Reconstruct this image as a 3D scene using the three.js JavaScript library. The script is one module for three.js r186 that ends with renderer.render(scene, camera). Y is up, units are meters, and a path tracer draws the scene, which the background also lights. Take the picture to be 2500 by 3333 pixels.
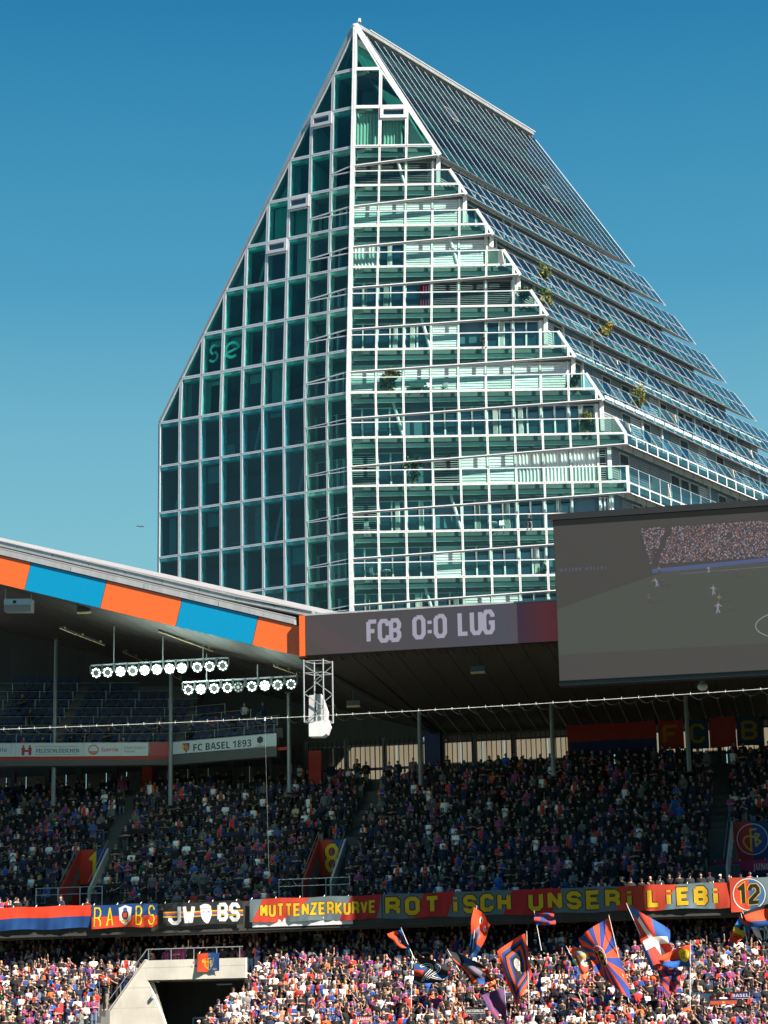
import * as THREE from 'three';
import { mergeGeometries } from 'three/addons/utils/BufferGeometryUtils.js';

// ---------- camera, sky, sun, exposure ----------
const scene = new THREE.Scene();
const EYE = 6;
const camera = new THREE.PerspectiveCamera(26.79, 0.75, 0.5, 5000);
camera.position.set(0, EYE, 0);
camera.rotation.set(0.24814, 0, -0.02);
const renderer = new THREE.WebGLRenderer({ antialias: true });
renderer.toneMapping = THREE.LinearToneMapping;
renderer.toneMappingExposure = 2.7;
renderer.shadowMap.enabled = true;
renderer.shadowMap.type = THREE.PCFSoftShadowMap;

{ // clear daylight sky: deep blue overhead, paler and slightly green-blue near the horizon
  const W = 128, H = 512, d = new Float32Array(W * H * 4);
  const stops = [[0, .30, .56, .64], [7, .27, .54, .655], [13, .222, .515, .652], [16.5, .165, .44, .615], [20, .082, .338, .556], [24.5, .045, .262, .487], [28, .021, .196, .418], [40, .015, .13, .32], [90, .008, .05, .17]];
  for (let j = 0; j < H; j++) {
    const e = ((j + .5) / H - .5) * 180;
    let c = [.12, .13, .12];
    if (e >= 0) for (let k = 0; k < stops.length - 1; k++) if (e >= stops[k][0] && e <= stops[k + 1][0]) {
      const t = (e - stops[k][0]) / (stops[k + 1][0] - stops[k][0]);
      c = [1, 2, 3].map((i) => stops[k][i] * (1 - t) + stops[k + 1][i] * t);
    }
    for (let i = 0; i < W; i++) { const o = (j * W + i) * 4; for (let k = 0; k < 3; k++) d[o + k] = c[k] * [.97, 1.02, .97][k] / 2.7; d[o + 3] = 1; }
  }
  const t = new THREE.DataTexture(d, W, H, THREE.RGBAFormat, THREE.FloatType);
  t.mapping = THREE.EquirectangularReflectionMapping; t.magFilter = t.minFilter = THREE.LinearFilter; t.wrapS = THREE.RepeatWrapping; t.needsUpdate = true;
  scene.background = t; scene.environment = t;
}
const sun = new THREE.DirectionalLight(0xfff5e8, 5);
sun.name = 'sun';
sun.target.position.set(0, 20, -135);
sun.position.set(12.37 * 10, 20 + 15.6 * 10, -135 + 9.45 * 10);
sun.castShadow = true; sun.shadow.radius = 1; sun.shadow.mapSize.set(4096, 4096);
Object.assign(sun.shadow.camera, { left: -80, right: 80, top: 80, bottom: -80, near: 1, far: 500 });
scene.add(sun, sun.target);

// ---------- helpers ----------
const V = (x, y, z) => new THREE.Vector3(x, y, z);
const add = (a, b, k = 1) => a.clone().addScaledVector(b, k);
const lerpV = (a, b, t) => a.clone().lerp(b, t);
function rng(seed) { let s = seed >>> 0; return () => { s = (s + 0x6D2B79F5) | 0; let t = Math.imul(s ^ (s >>> 15), 1 | s); t = (t + Math.imul(t ^ (t >>> 7), 61 | t)) ^ t; return ((t ^ (t >>> 14)) >>> 0) / 4294967296; }; }
const rand = rng(7);
const pick = (r, list) => list[Math.floor(r() * list.length) % list.length];
// collects flat faces; uv in metres from the dominant axis
class MB {
  constructor() { this.p = []; this.t = null; }
  tri(a, b, c) { this.p.push(a, b, c); return this; }
  quad(a, b, c, d) { this.p.push(a, b, c, a, c, d); return this; }
  fan(P) { for (let i = 1; i < P.length - 1; i++) this.tri(P[0], P[i], P[i + 1]); return this; }
  prism(P, e) { // convex outline P pushed along e
    const n = V(0, 0, 0); for (let i = 1; i < P.length - 1; i++) n.add(P[i].clone().sub(P[0]).cross(P[i + 1].clone().sub(P[0])));
    const Q = n.dot(e) > 0 ? P : [...P].reverse(), T = Q.map((v) => add(v, e));
    this.fan([...Q].reverse()); this.fan(T);
    for (let i = 0; i < Q.length; i++) { const j = (i + 1) % Q.length; this.quad(Q[i], Q[j], T[j], T[i]); }
    return this;
  }
  box(c, x, y, z) { // centre and three half axes
    const o = add(add(add(c, x, -1), y, -1), z, -1), X = x.clone().multiplyScalar(2), Y = y.clone().multiplyScalar(2), Z = z.clone().multiplyScalar(2);
    return this.prism([o, add(o, X), add(add(o, X), Y), add(o, Y)], Z);
  }
  bar(p, q, w, d, n, off = 0) { // beam p-q, w wide across n, d deep along n, pushed off along n
    const f = q.clone().sub(p), s = f.clone().normalize().cross(n).normalize().multiplyScalar(w / 2), m = n.clone().normalize(), k = add(V(0, 0, 0), m, off - d / 2);
    return this.prism([add(add(p, s, -1), k), add(add(p, s), k), add(add(q, s), k), add(add(q, s, -1), k)], m.clone().multiplyScalar(d));
  }
  rod(p, q, r, seg = 6, r2 = r) {
    const f = q.clone().sub(p).normalize(), a = Math.abs(f.y) < .9 ? V(0, 1, 0) : V(1, 0, 0), u = f.clone().cross(a).normalize(), w = f.clone().cross(u);
    const ring = (c, R) => Array.from({ length: seg }, (_, i) => { const t = -i / seg * 2 * Math.PI; return add(add(c, u, R * Math.cos(t)), w, R * Math.sin(t)); });
    const A = ring(p, r), B = ring(q, r2);
    for (let i = 0; i < seg; i++) { const j = (i + 1) % seg; this.quad(A[i], B[i], B[j], A[j]); }
    this.fan(B.slice().reverse()); this.fan(A); return this;
  }
  geom(base) {
    const n = this.p.length, pos = new Float32Array(n * 3), nor = new Float32Array(n * 3), uv = new Float32Array(n * 2);
    for (let i = 0; i < n; i += 3) {
      const [a, b, c] = [this.p[i], this.p[i + 1], this.p[i + 2]], N = b.clone().sub(a).cross(c.clone().sub(a)).normalize();
      [a, b, c].forEach((v, k) => {
        const o = (i + k) * 3; pos[o] = v.x - base.x; pos[o + 1] = v.y - base.y; pos[o + 2] = v.z - base.z; nor[o] = N.x; nor[o + 1] = N.y; nor[o + 2] = N.z;
        const ax = Math.abs(N.x), ay = Math.abs(N.y), az = Math.abs(N.z), u = (i + k) * 2;
        if (ay > ax && ay > az) { uv[u] = v.x; uv[u + 1] = v.z; } else if (ax > az) { uv[u] = v.z; uv[u + 1] = v.y; } else { uv[u] = v.x; uv[u + 1] = v.y; }
      });
    }
    const g = new THREE.BufferGeometry();
    g.setAttribute('position', new THREE.BufferAttribute(pos, 3)); g.setAttribute('normal', new THREE.BufferAttribute(nor, 3)); g.setAttribute('uv', new THREE.BufferAttribute(uv, 2));
    return g;
  }
}
const used = {};
const numbered = (name) => { const k = used[name] = (used[name] ?? -1) + 1; return k ? name + '_' + String(k).padStart(3, '0') : name; };
function thing(name, label, category, base = V(0, 0, 0), group) {
  const o = new THREE.Group(); o.name = numbered(name); o.position.copy(base); o.userData = { label, category }; if (group) o.userData.group = group;
  scene.add(o); return o;
}
function mesh(name, g, m, parent) { const o = new THREE.Mesh(g, m); o.name = name; o.castShadow = o.receiveShadow = true; parent.add(o); return o; }
const root = (o) => { while (o.parent && o.parent !== scene) o = o.parent; return o; };
function part(parent, name, mb, m, label) { const o = mesh(name, mb.geom(root(parent).position), m, parent); if (label) o.userData.label = label; return o; }
function structure(name, mb, m) { const o = mesh(numbered(name), mb.geom(V(0, 0, 0)), m, scene); o.userData.kind = 'structure'; return o; }

// ---------- materials ----------
function noiseTexture(size, fn, srgb = true) {
  const d = new Uint8Array(size * size * 4);
  for (let y = 0; y < size; y++) for (let x = 0; x < size; x++) { const c = fn(x / size, y / size), o = (y * size + x) * 4; for (let k = 0; k < 3; k++) d[o + k] = Math.max(0, Math.min(255, c[k] * 255)); d[o + 3] = 255; }
  const t = new THREE.DataTexture(d, size, size); t.wrapS = t.wrapT = THREE.RepeatWrapping; t.magFilter = THREE.LinearFilter; t.minFilter = THREE.LinearMipmapLinearFilter; t.generateMipmaps = true;
  if (srgb) t.colorSpace = THREE.SRGBColorSpace; t.needsUpdate = true; return t;
}
const lattice = Array.from({ length: 65536 }, rng(3));
function vnoise(x, y, per) { // tiling value noise
  const xi = Math.floor(x), yi = Math.floor(y), fx = x - xi, fy = y - yi, s = fx * fx * (3 - 2 * fx), t = fy * fy * (3 - 2 * fy);
  const at = (i, j) => lattice[((((j % per) + per) % per) * 251 + (((i % per) + per) % per) * 7 + per) % 65536];
  return (at(xi, yi) * (1 - s) + at(xi + 1, yi) * s) * (1 - t) + (at(xi, yi + 1) * (1 - s) + at(xi + 1, yi + 1) * s) * t;
}
const fbm = (u, v, p0 = 4, oct = 5) => { let a = .5, s = 0, p = p0; for (let i = 0; i < oct; i++) { s += a * vnoise(u * p, v * p, p); a *= .5; p *= 2; } return s; };
const grain = noiseTexture(256, (u, v) => { const k = .965 + .09 * (fbm(u, v) - .5) + .04 * (fbm(v, u, 32, 2) - .4); return [k, k, k]; });
const streaky = noiseTexture(256, (u, v) => { const k = .94 + .16 * (fbm(u * 1, v * .25, 16, 4) - .5) + .06 * (fbm(u, v, 4, 3) - .5); return [k, k, k * .99]; });
const stained = noiseTexture(512, (u, v) => { const f = fbm(u, v, 4, 5), st = fbm(u, v * .125, 32, 3), j = [.25, .5, .75, .998].some((q) => Math.abs(v - q) < .004) ? .12 : 0, k = .93 + .22 * (f - .5) - .16 * Math.max(0, st - .55) - j - (fbm(v, u, 64, 1) > .47 ? .05 : 0); return [k, k * .995, k * .985]; });
const rough = noiseTexture(256, (u, v) => { const k = .55 + .6 * (fbm(u, v, 8, 4) - .5); return [k, k, k]; }, false);
const tex = (t, rx, ry) => { const c = t.clone(); c.repeat.set(rx, ry); c.needsUpdate = true; return c; };
const std = (r, g, b, o = {}) => { const m = new THREE.MeshStandardMaterial({ roughness: .6, ...o }); m.color.setRGB(r, g, b); return m; };
const glassy = (r, g, b, o = {}) => { const m = new THREE.MeshPhysicalMaterial({ roughness: .02, transmission: 1, thickness: 0, ior: 1.5, side: THREE.DoubleSide, ...o }); m.color.setRGB(r, g, b); return m; };
const g3 = tex(grain, .3, .3), g1 = tex(grain, 1, 1), s2 = tex(streaky, .35, .1), st4 = tex(stained, .22, .22), r1 = tex(rough, .5, .5);
const M = {
  frame: std(.7, .7, .72, { roughness: .38, map: g1, roughnessMap: r1 }),
  silver: std(.66, .66, .69, { roughness: .34, metalness: .35, map: g1, roughnessMap: r1 }),
  joint: std(.03, .035, .04),
  paneLeft: glassy(.18, .66, .61, { ior: 1.55 }), paneLowSkyTint: glassy(.12, .54, .6, { ior: 1.58 }), paneLoggia: glassy(.36, .74, .66, { ior: 1.5 }), paneRight: glassy(.46, .73, .66), paneRoof: glassy(.1, .36, .34, { ior: 1.6 }), paneBand: glassy(.2, .42, .46, { ior: 2 }),  // low panes: bluer tint puts the sky reflection into the glass colour
  window: new THREE.MeshPhysicalMaterial({ color: new THREE.Color().setRGB(.012, .04, .065), roughness: .04, ior: 2 }),
  slab: std(.2, .2, .195, { map: g3, roughness: .85 }), soffit: std(.34, .335, .33, { map: g3, roughness: .8 }),
  inner: std(.14, .26, .34, { map: g3, roughness: .9 }), fin: std(.78, .8, .78, { map: g3, roughness: .7 }),  // inner: blue in the wall colour stands for sky reflected in the glass
  white: std(.74, .75, .75, { map: g1, roughness: .55 }), mint: std(.58, .64, .61, { map: g3, roughness: .6 }),
  louvre: std(.36, .37, .37, { roughness: .45, map: g1 }), curtainGreen: std(.36, .44, .4, { roughness: .95 }), curtainWhite: std(.72, .72, .7, { roughness: .95 }), curtainRed: std(.13, .015, .045, { roughness: .95 }),
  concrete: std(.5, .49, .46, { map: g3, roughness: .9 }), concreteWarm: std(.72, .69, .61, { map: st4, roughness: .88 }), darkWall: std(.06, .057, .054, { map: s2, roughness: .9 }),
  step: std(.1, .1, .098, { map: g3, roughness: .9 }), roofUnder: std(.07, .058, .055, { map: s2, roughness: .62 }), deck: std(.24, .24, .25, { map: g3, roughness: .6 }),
  fascia: std(.46, .46, .48, { map: s2, roughness: .4, metalness: .2 }), gutter: std(.4, .41, .43, { map: s2, roughness: .38, metalness: .4 }), darkMetal: std(.045, .045, .05, { roughness: .5, map: g1 }),
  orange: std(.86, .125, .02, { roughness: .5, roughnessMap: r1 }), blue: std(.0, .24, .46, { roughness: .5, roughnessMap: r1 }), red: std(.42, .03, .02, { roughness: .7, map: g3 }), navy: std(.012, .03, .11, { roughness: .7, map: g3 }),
  galv: std(.42, .43, .45, { metalness: .6, roughness: .42, map: g1 }), paleGrey: std(.56, .56, .57, { roughness: .5, map: g1 }), seat: std(.008, .03, .1, { roughness: .6 }),
  bracket: std(.12, .06, .04), post: std(.2, .205, .21, { roughness: .45, metalness: .3, map: g1 }), head: std(.1, .13, .13, { map: g3, roughness: .8 }),  // head: dark tone painted for the shade under the slabs
  steel: std(.62, .62, .62, { metalness: .7, roughness: .3 }), black: std(.012, .012, .013, { roughness: .5 }), rope: std(.75, .74, .68, { roughness: .8 }), beige: std(.24, .21, .15, { map: s2, roughness: .8 }), brass: std(.4, .27, .13, { roughness: .6 }),
};

// three close tints of every glass, as sheets from different batches show
const batches = new Map(), batch = (m, k) => { if (!batches.has(m)) batches.set(m, [1, .86, 1.1].map((q, i) => { const c = m.clone(); c.color.multiplyScalar(q); if (i === 1) c.ior = m.ior + .12; return c; })); return batches.get(m)[k]; };
// ---------- ground and the far side of the ground (behind the camera) ----------
structure('ground', new MB().quad(V(-3000, 0, 3000), V(3000, 0, 3000), V(3000, 0, -3000), V(-3000, 0, -3000)), std(.12, .12, .11, { map: tex(grain, .05, .05), roughness: .95 }));
structure('football_pitch', new MB().box(V(0, .02, -56), V(38, 0, 0), V(0, .02, 0), V(0, 0, 52)), std(.04, .09, .02, { map: tex(grain, .2, .2), roughness: .95 }));
{ // the opposite stand, which the photographer stands in
  const o = thing('opposite_grandstand', 'opposite grandstand around the photographer, facing the crowd across the pitch', 'grandstand', V(0, 0, 3));
  const st = new MB(); for (let i = 0; i < 34; i++) st.prism([V(-62, 0, 2.4 + i * .85), V(62, 0, 2.4 + i * .85), V(62, 3.6 + i * .5, 2.4 + i * .85), V(-62, 3.6 + i * .5, 2.4 + i * .85)], V(0, 0, .85));
  part(o, 'terrace', st, M.step);
  part(o, 'roof', new MB().box(V(0, 31, 18), V(62, 0, 0), V(0, .6, 0), V(0, 0, 16)), M.roofUnder);
  for (const [x0, k, label] of [[-50, -1, 'side grandstand left of the pitch, outside the picture'], [66, 1, 'side grandstand right of the pitch, outside the picture']]) {
    const w = thing('side_grandstand', label, 'grandstand', V(x0, 0, -50)), m = new MB(); for (let i = 0; i < 30; i++) m.prism([V(x0 + k * i * .85, 0, -112), V(x0 + k * (i + 1) * .85, 0, -112), V(x0 + k * (i + 1) * .85, 3 + i * .55, -112), V(x0 + k * i * .85, 3 + i * .55, -112)], V(0, 0, 110));
    part(w, 'terrace', m, M.step); part(w, 'roof', new MB().box(V(x0 + k * 14, 30.5, -56), V(15, 0, 0), V(0, .6, 0), V(0, 0, 56)), M.roofUnder); part(w, 'back_wall', new MB().box(V(x0 + k * 28, 15, -56), V(.3, 0, 0), V(0, 15, 0), V(0, 0, 56)), M.darkWall);
  }
  part(o, 'back_wall', new MB().box(V(0, 15.2, 33), V(62, 0, 0), V(0, 15.2, 0), V(0, 0, .4)), M.darkWall);
}
// ---------- the tower ----------
const HS = [92.386, 88.42, 84.88, 81.216, 77.685, 74.0, 70.327, 66.686, 63.022, 59.295, 55.417, 51.298, 47.395, 43.548, 39.7, 35.85];
const H9 = HS[9], AL = .4398, WL = 2.016, WR = 2.28, AR = .01;
const rowH = (s) => { const i = Math.min(Math.floor(s), HS.length - 2); return HS[i] + (HS[i + 1] - HS[i]) * (s - i); };
const cornerAt = (y) => V(-2.768 + .0337 * Math.max(0, y - H9), y, -170);
const uL = V(-Math.cos(AL), 0, -Math.sin(AL)), vR = V(Math.cos(AR), 0, -Math.sin(AR));
const nL = V(-Math.sin(AL), 0, Math.cos(AL)), nR = V(Math.sin(AR), 0, Math.cos(AR));
const DEG = 35.6 * Math.PI / 180, dR = V(Math.sin(DEG), 0, -Math.cos(DEG)), nSide = V(Math.cos(DEG), 0, Math.sin(DEG));
const PL = (c, y) => add(cornerAt(y), uL, (9 - c) * WL);     // left facade, column 0 at its far end, 9 at the corner
const PR = (c, y) => add(cornerAt(y), vR, c * WR);           // right facade, column 0 at the corner
const tEnd = (s) => 28.8 + 1.27 * Math.min(s, 10.4);
const NB = 23;
const PT = (s, i) => add(PR(Math.min(s, 10), rowH(s)), dR, i / NB * tEnd(s)); // the long side: s rows down the slope, i panels back
const tower = thing('apartment_tower', 'tall glass apartment tower with sloping roof and stepped balconies behind the stand', 'tower', V(-2.77, 0, -170));

function flat2(P, n) { // outline in its own plane
  const o = P[0], x = P[1].clone().sub(o).normalize(), y = n.clone().cross(x).normalize();
  return { to: (p) => { const q = p.clone().sub(o); return [q.dot(x), q.dot(y)]; }, from: ([a, b]) => add(add(o, x, a), y, b) };
}
function inset(P, w, n) {
  const F = flat2(P, n), Q = P.map(F.to); let A = 0;
  for (let i = 0; i < Q.length; i++) { const j = (i + 1) % Q.length; A += Q[i][0] * Q[j][1] - Q[j][0] * Q[i][1]; }
  const s = Math.sign(A), L = Q.map((p, i) => { const q = Q[(i + 1) % Q.length], dx = q[0] - p[0], dy = q[1] - p[1], l = Math.hypot(dx, dy); return [p[0] - dy / l * w * s, p[1] + dx / l * w * s, dx, dy]; });
  return L.map((b, i) => { const a = L[(i + L.length - 1) % L.length], k = a[2] * b[3] - a[3] * b[2], t = ((b[0] - a[0]) * b[3] - (b[1] - a[1]) * b[2]) / k; return F.from([a[0] + a[2] * t, a[1] + a[3] * t]); });
}
const pb = rng(404);
// one glazed field: a frame ring and, as its child, the pane
function glazed(parent, P, n, fw, depth, frameMat, paneMat, names, gap = .016, off = 0) {
  const O = inset(P, gap, n).map((p) => add(p, n, off)), I = inset(P, gap + fw, n).map((p) => add(p, n, off)), mb = new MB(), f = n.clone().multiplyScalar(depth / 2), N = P.length;
  const [Of, Ob, If, Ib] = [[O, 1], [O, -1], [I, 1], [I, -1]].map(([a, k]) => a.map((p) => add(p, f, k)));
  const ccw = P[1].clone().sub(P[0]).cross(P[2].clone().sub(P[0])).dot(n) > 0;
  for (let i = 0; i < N; i++) {
    const j = (i + 1) % N, q = (a, b, c, d) => (ccw ? mb.quad(a, b, c, d) : mb.quad(d, c, b, a));
    q(Of[i], Of[j], If[j], If[i]); q(Ob[j], Ob[i], Ib[i], Ib[j]); q(Ob[i], Ob[j], Of[j], Of[i]); q(If[i], If[j], Ib[j], Ib[i]);
  }
  const fr = part(parent, names[0], mb, frameMat);
  const g = add(V(0, 0, 0), n, -depth * .2), G = I.map((p) => add(p, g));
  part(fr, names[1], new MB().fan(ccw ? G : G.reverse()), paneMat.transmission ? batch(paneMat, Math.floor(pb() * 3)) : paneMat);
  return fr;
}

// left facade
const lipGap = (r) => (r < 9 ? .42 : .27);
const RAIL = 1.35;
const vents = { '2_7': 1, '4_6': 1, '5_5': 1 };
for (let r = 0; r < 14; r++) {
  const y0 = HS[r], y1 = HS[r + 1], first = Math.max(0, 9 - r), fw = r < 9 ? .12 : .085;
  if (first > 0) glazed(tower, [PL(first, y0), PL(first - 1, y1), PL(first, y1)], nL, fw, .12, M.silver, M.paneLeft, ['window_frame', 'pane']);
  for (let c = first; c < 9; c++) {
    if ((r >= 4 && c >= 7) || (r === 3 && c === 8)) { // loggia: lower field up to the rail, upper field down to the slanting lip
      const a = r === 3 ? 0 : (c - 7) / 2, b = r === 3 ? 1 : (c - 6) / 2, rail = y1 + RAIL, g = lipGap(r);
      glazed(tower, [PL(c, y0), PL(c, rail + g * a), PL(c + 1, rail + g * b), PL(c + 1, y0)], nL, fw * .8, .12, M.silver, M.paneLoggia, ['window_frame', 'pane']);
      glazed(tower, [PL(c, rail), PL(c, y1), PL(c + 1, y1), PL(c + 1, rail)], nL, fw * .8, .12, M.silver, M.paneLoggia, ['window_frame', 'pane']);
    } else if (vents[r + '_' + c]) {
      const ym = y0 - 1.1;
      glazed(tower, [PL(c, y0), PL(c, ym), PL(c + 1, ym), PL(c + 1, y0)], nL, .26, .34, M.silver, M.window, ['vent_window', 'pane'], .012, .05);
      glazed(tower, [PL(c, ym), PL(c, y1), PL(c + 1, y1), PL(c + 1, ym)], nL, fw, .12, M.silver, M.paneLeft, ['window_frame', 'pane']);
    } else glazed(tower, [PL(c, y0), PL(c, y1), PL(c + 1, y1), PL(c + 1, y0)], nL, fw, .12, M.silver, r >= 9 && c < 7 ? M.paneLowSkyTint : M.paneLeft, ['window_frame', 'pane']);
  }
}
part(tower, 'rake_beam', new MB().bar(PL(9, HS[0] + .35), PL(0, HS[9]), .5, .5, nL, -.28), M.gutter);
part(tower, 'edge_beam', new MB().bar(PL(0, HS[9]), PL(0, HS[15]), .3, .4, nL, -.22), M.gutter);
part(tower, 'corner_beam', new MB().bar(cornerAt(HS[0] + .3), cornerAt(H9), .34, .5, add(nL, nR).normalize(), -.16), M.frame);
part(tower, 'corner_beam', new MB().bar(cornerAt(H9), cornerAt(HS[15]), .34, .5, add(nL, nR).normalize(), -.16), M.frame);
part(tower, 'rake_beam', new MB().bar(cornerAt(HS[0] + .3), PR(3.25, rowH(3.25)), .36, .4, nR, -.1), M.frame);
part(tower, 'ridge_beam', new MB().bar(add(cornerAt(HS[0]), V(0, .3, 0)), add(PT(0, NB), V(0, .3, 0)), .4, .34, V(0, 1, 0), -.1), M.gutter);
part(tower, 'roof_hood', new MB().bar(add(PT(0, 1.5), V(0, .42, 0)), add(PT(0, NB + .2), V(0, .42, 0)), .5, .1, V(0, 1, 0)), M.louvre);
// left roof slope and the walls that close the back
const farL = (p) => add(p, dR, 34);
part(tower, 'rear_roof', new MB().prism([add(PL(9, HS[0]), nL, -.5), add(PL(0, H9), nL, -.5), add(farL(PL(0, H9)), nL, -.5), add(PT(0, NB), nL, -.2)], V(-.1, .1, 0)), M.deck);
part(tower, 'rear_wall', new MB().prism([add(PL(0, H9), nL, -.5), add(PL(0, 0), nL, -.5), farL(PL(0, 0)), farL(PL(0, H9))], V(-.15, 0, 0)), M.deck);
// reveals behind the left glazing: an upright fin behind every mullion, a light edge behind every transom
for (let c = 1; c < 9; c++) {
  const top = HS[9 - c] - .2, f = (y) => add(PL(c, y), nL, -.5);
  part(tower, 'fin', new MB().bar(f(top), f(H9), .16, .74, nL), M.fin);
  part(tower, 'fin', new MB().bar(f(H9), f(HS[14]), .16, .74, nL), M.fin);
}
for (let r = 1; r < 14; r++) { const a = add(PL(Math.max(0, 9 - r), HS[r] - .18), nL, -.45), b = add(PL(9, HS[r] - .18), nL, -.45); part(tower, 'transom_edge', new MB().bar(a, add(b, uL, .3), .28, .5, nL), M.fin); }
// floor slabs, rooms and party walls
function planMeet(p, u, q, v) { const k = u.x * v.z - u.z * v.x, t = ((q.x - p.x) * v.z - (q.z - p.z) * v.x) / k; return add(p, u, t); }
for (let r = 1; r < 15; r++) {
  const y = HS[r], c = Math.min(r, 10), L = add(add(PL(Math.max(0, 9 - r), y), nL, -.75), uL, -.4), C = planMeet(add(PL(9, y), nL, -.75), uL, add(PR(0, y), nR, -.3), vR);
  const R = add(add(PR(c, y), nR, -.3), nSide, -.35), F = add(R, dR, tEnd(Math.min(r, 10)) - 1.4);
  part(tower, 'floor_slab', new MB().prism([L, C, R, F, add(L, dR, 26)], V(0, -.34, 0)), M.slab);
}
for (let r = 0; r < 14; r++) { // back walls of the rooms behind the left glazing
  const y0 = HS[r] - (r ? .36 : 1), y1 = HS[r + 1] + .01, a = Math.max(.6, 9 - r - .2), b = r < 3 ? 8.6 : 7;
  const back = (cc, y) => add(PL(cc, y), nL, -4.6 - (r % 3) * .7);
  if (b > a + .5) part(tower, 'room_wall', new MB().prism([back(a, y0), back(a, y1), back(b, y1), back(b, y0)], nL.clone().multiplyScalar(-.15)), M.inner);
  for (let c = Math.ceil(a); c <= b; c++) if ((c * 5 + r * 3) % 4 === 0 || c === 7) {
    const p = (cc, k, y) => add(PL(cc, y), nL, -k);
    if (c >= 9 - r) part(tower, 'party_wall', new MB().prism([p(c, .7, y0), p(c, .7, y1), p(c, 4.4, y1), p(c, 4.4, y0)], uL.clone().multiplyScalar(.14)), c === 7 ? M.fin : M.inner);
  }
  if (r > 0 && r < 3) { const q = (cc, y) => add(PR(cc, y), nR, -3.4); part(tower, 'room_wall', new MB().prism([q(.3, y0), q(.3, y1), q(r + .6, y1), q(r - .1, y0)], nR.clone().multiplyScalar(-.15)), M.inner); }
  const core = (k) => add(PL(4.5, 0), dR, k);
}
const rr = rng(57), tones = [std(.3, .34, .32, { roughness: .9 }), std(.16, .24, .26, { roughness: .9 }), std(.45, .47, .43, { roughness: .9 }), std(.05, .07, .09, { roughness: .9 })];
for (let r = 1; r < 14; r++) for (let c = Math.max(0, 9 - r); c < 7; c++) { // screens, cupboards and roller shades standing in the rooms
  const k = rr(), at = (cc, y, q) => add(PL(cc, y), nL, -q), yf = HS[r + 1] + .02, yc = HS[r] - .4;
  if (k < .3) { const x = c + .15 + rr() * .4, w = .15 + rr() * .4, h = yf + .7 + rr() * 1.6, q = 1.1 + rr() * 2; part(tower, 'cupboard', new MB().prism([at(x, yf, q), at(x + w, yf, q), at(x + w, h, q), at(x, h, q)], nL.clone().multiplyScalar(-.4)), pick(rr, tones)); }
  else if (k < .5) { const x = c + .1, w = .8, d = .3 + rr() * 1.3; part(tower, 'roller_shade', new MB().prism([at(x, yc, .95), at(x + w, yc, .95), at(x + w, yc - d, .95), at(x, yc - d, .95)], nL.clone().multiplyScalar(-.02)), tones[rr() < .5 ? 0 : 2]); }
  else if (k < .64) { const x = c + .1 + rr() * .3; part(tower, 'leaning_column', new MB().rod(at(x, yf, 1.4), at(x + .35, yc, 1.6), .13, 8), tones[2]); }
  else if (k < .78) { const x = c + .1 + rr() * .5; part(tower, 'desk', new MB().prism([at(x, yf + .7, 1.2), at(x + .5, yf + .7, 1.2), at(x + .5, yf + .76, 1.2), at(x, yf + .76, 1.2)], nL.clone().multiplyScalar(-.7)), tones[2]); }
}
// curtains and a window sticker behind the left glazing
function curtain(parent, at, c0, c1, y0, y1, setback, n, m, top = 1) {
  const mb = new MB(), N = Math.max(8, Math.round(Math.abs(c1 - c0) * 16)), line = (k, y) => add(at(c0 + (c1 - c0) * k / N, y), n, -setback + (k % 2 ? .06 : -.06));
  for (let k = 0; k < N; k++) mb.quad(line(k, y1), line(k + 1, y1), line(k + 1, y0), line(k, y0));
  return part(parent, 'curtain', mb, m);
}
const cgD = M.curtainGreen.clone(); cgD.side = THREE.DoubleSide; const cwD = M.curtainWhite.clone(); cwD.side = THREE.DoubleSide; const crD = M.curtainRed.clone(); crD.side = THREE.DoubleSide;
const clr = (r) => HS[r] - .38;
for (const [r, c0, c1] of [[3, 6.05, 6.3], [4, 5.1, 5.9], [4, 6.1, 6.9], [5, 5.6, 5.85], [5, 6.25, 6.9], [8, 1.1, 1.3], [8, 5.2, 6.0], [11, .25, .6], [11, 4.4, 4.75], [13, 5.1, 5.8], [13, 6.05, 6.9], [8, 2.05, 2.25], [2, 7.08, 7.25], [6, 6.75, 6.95], [7, 5.1, 5.22], [7, 4.1, 4.2]]) curtain(tower, PL, c0, c1, clr(r), HS[r + 1] + .25, .8, nL, cgD);
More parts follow.
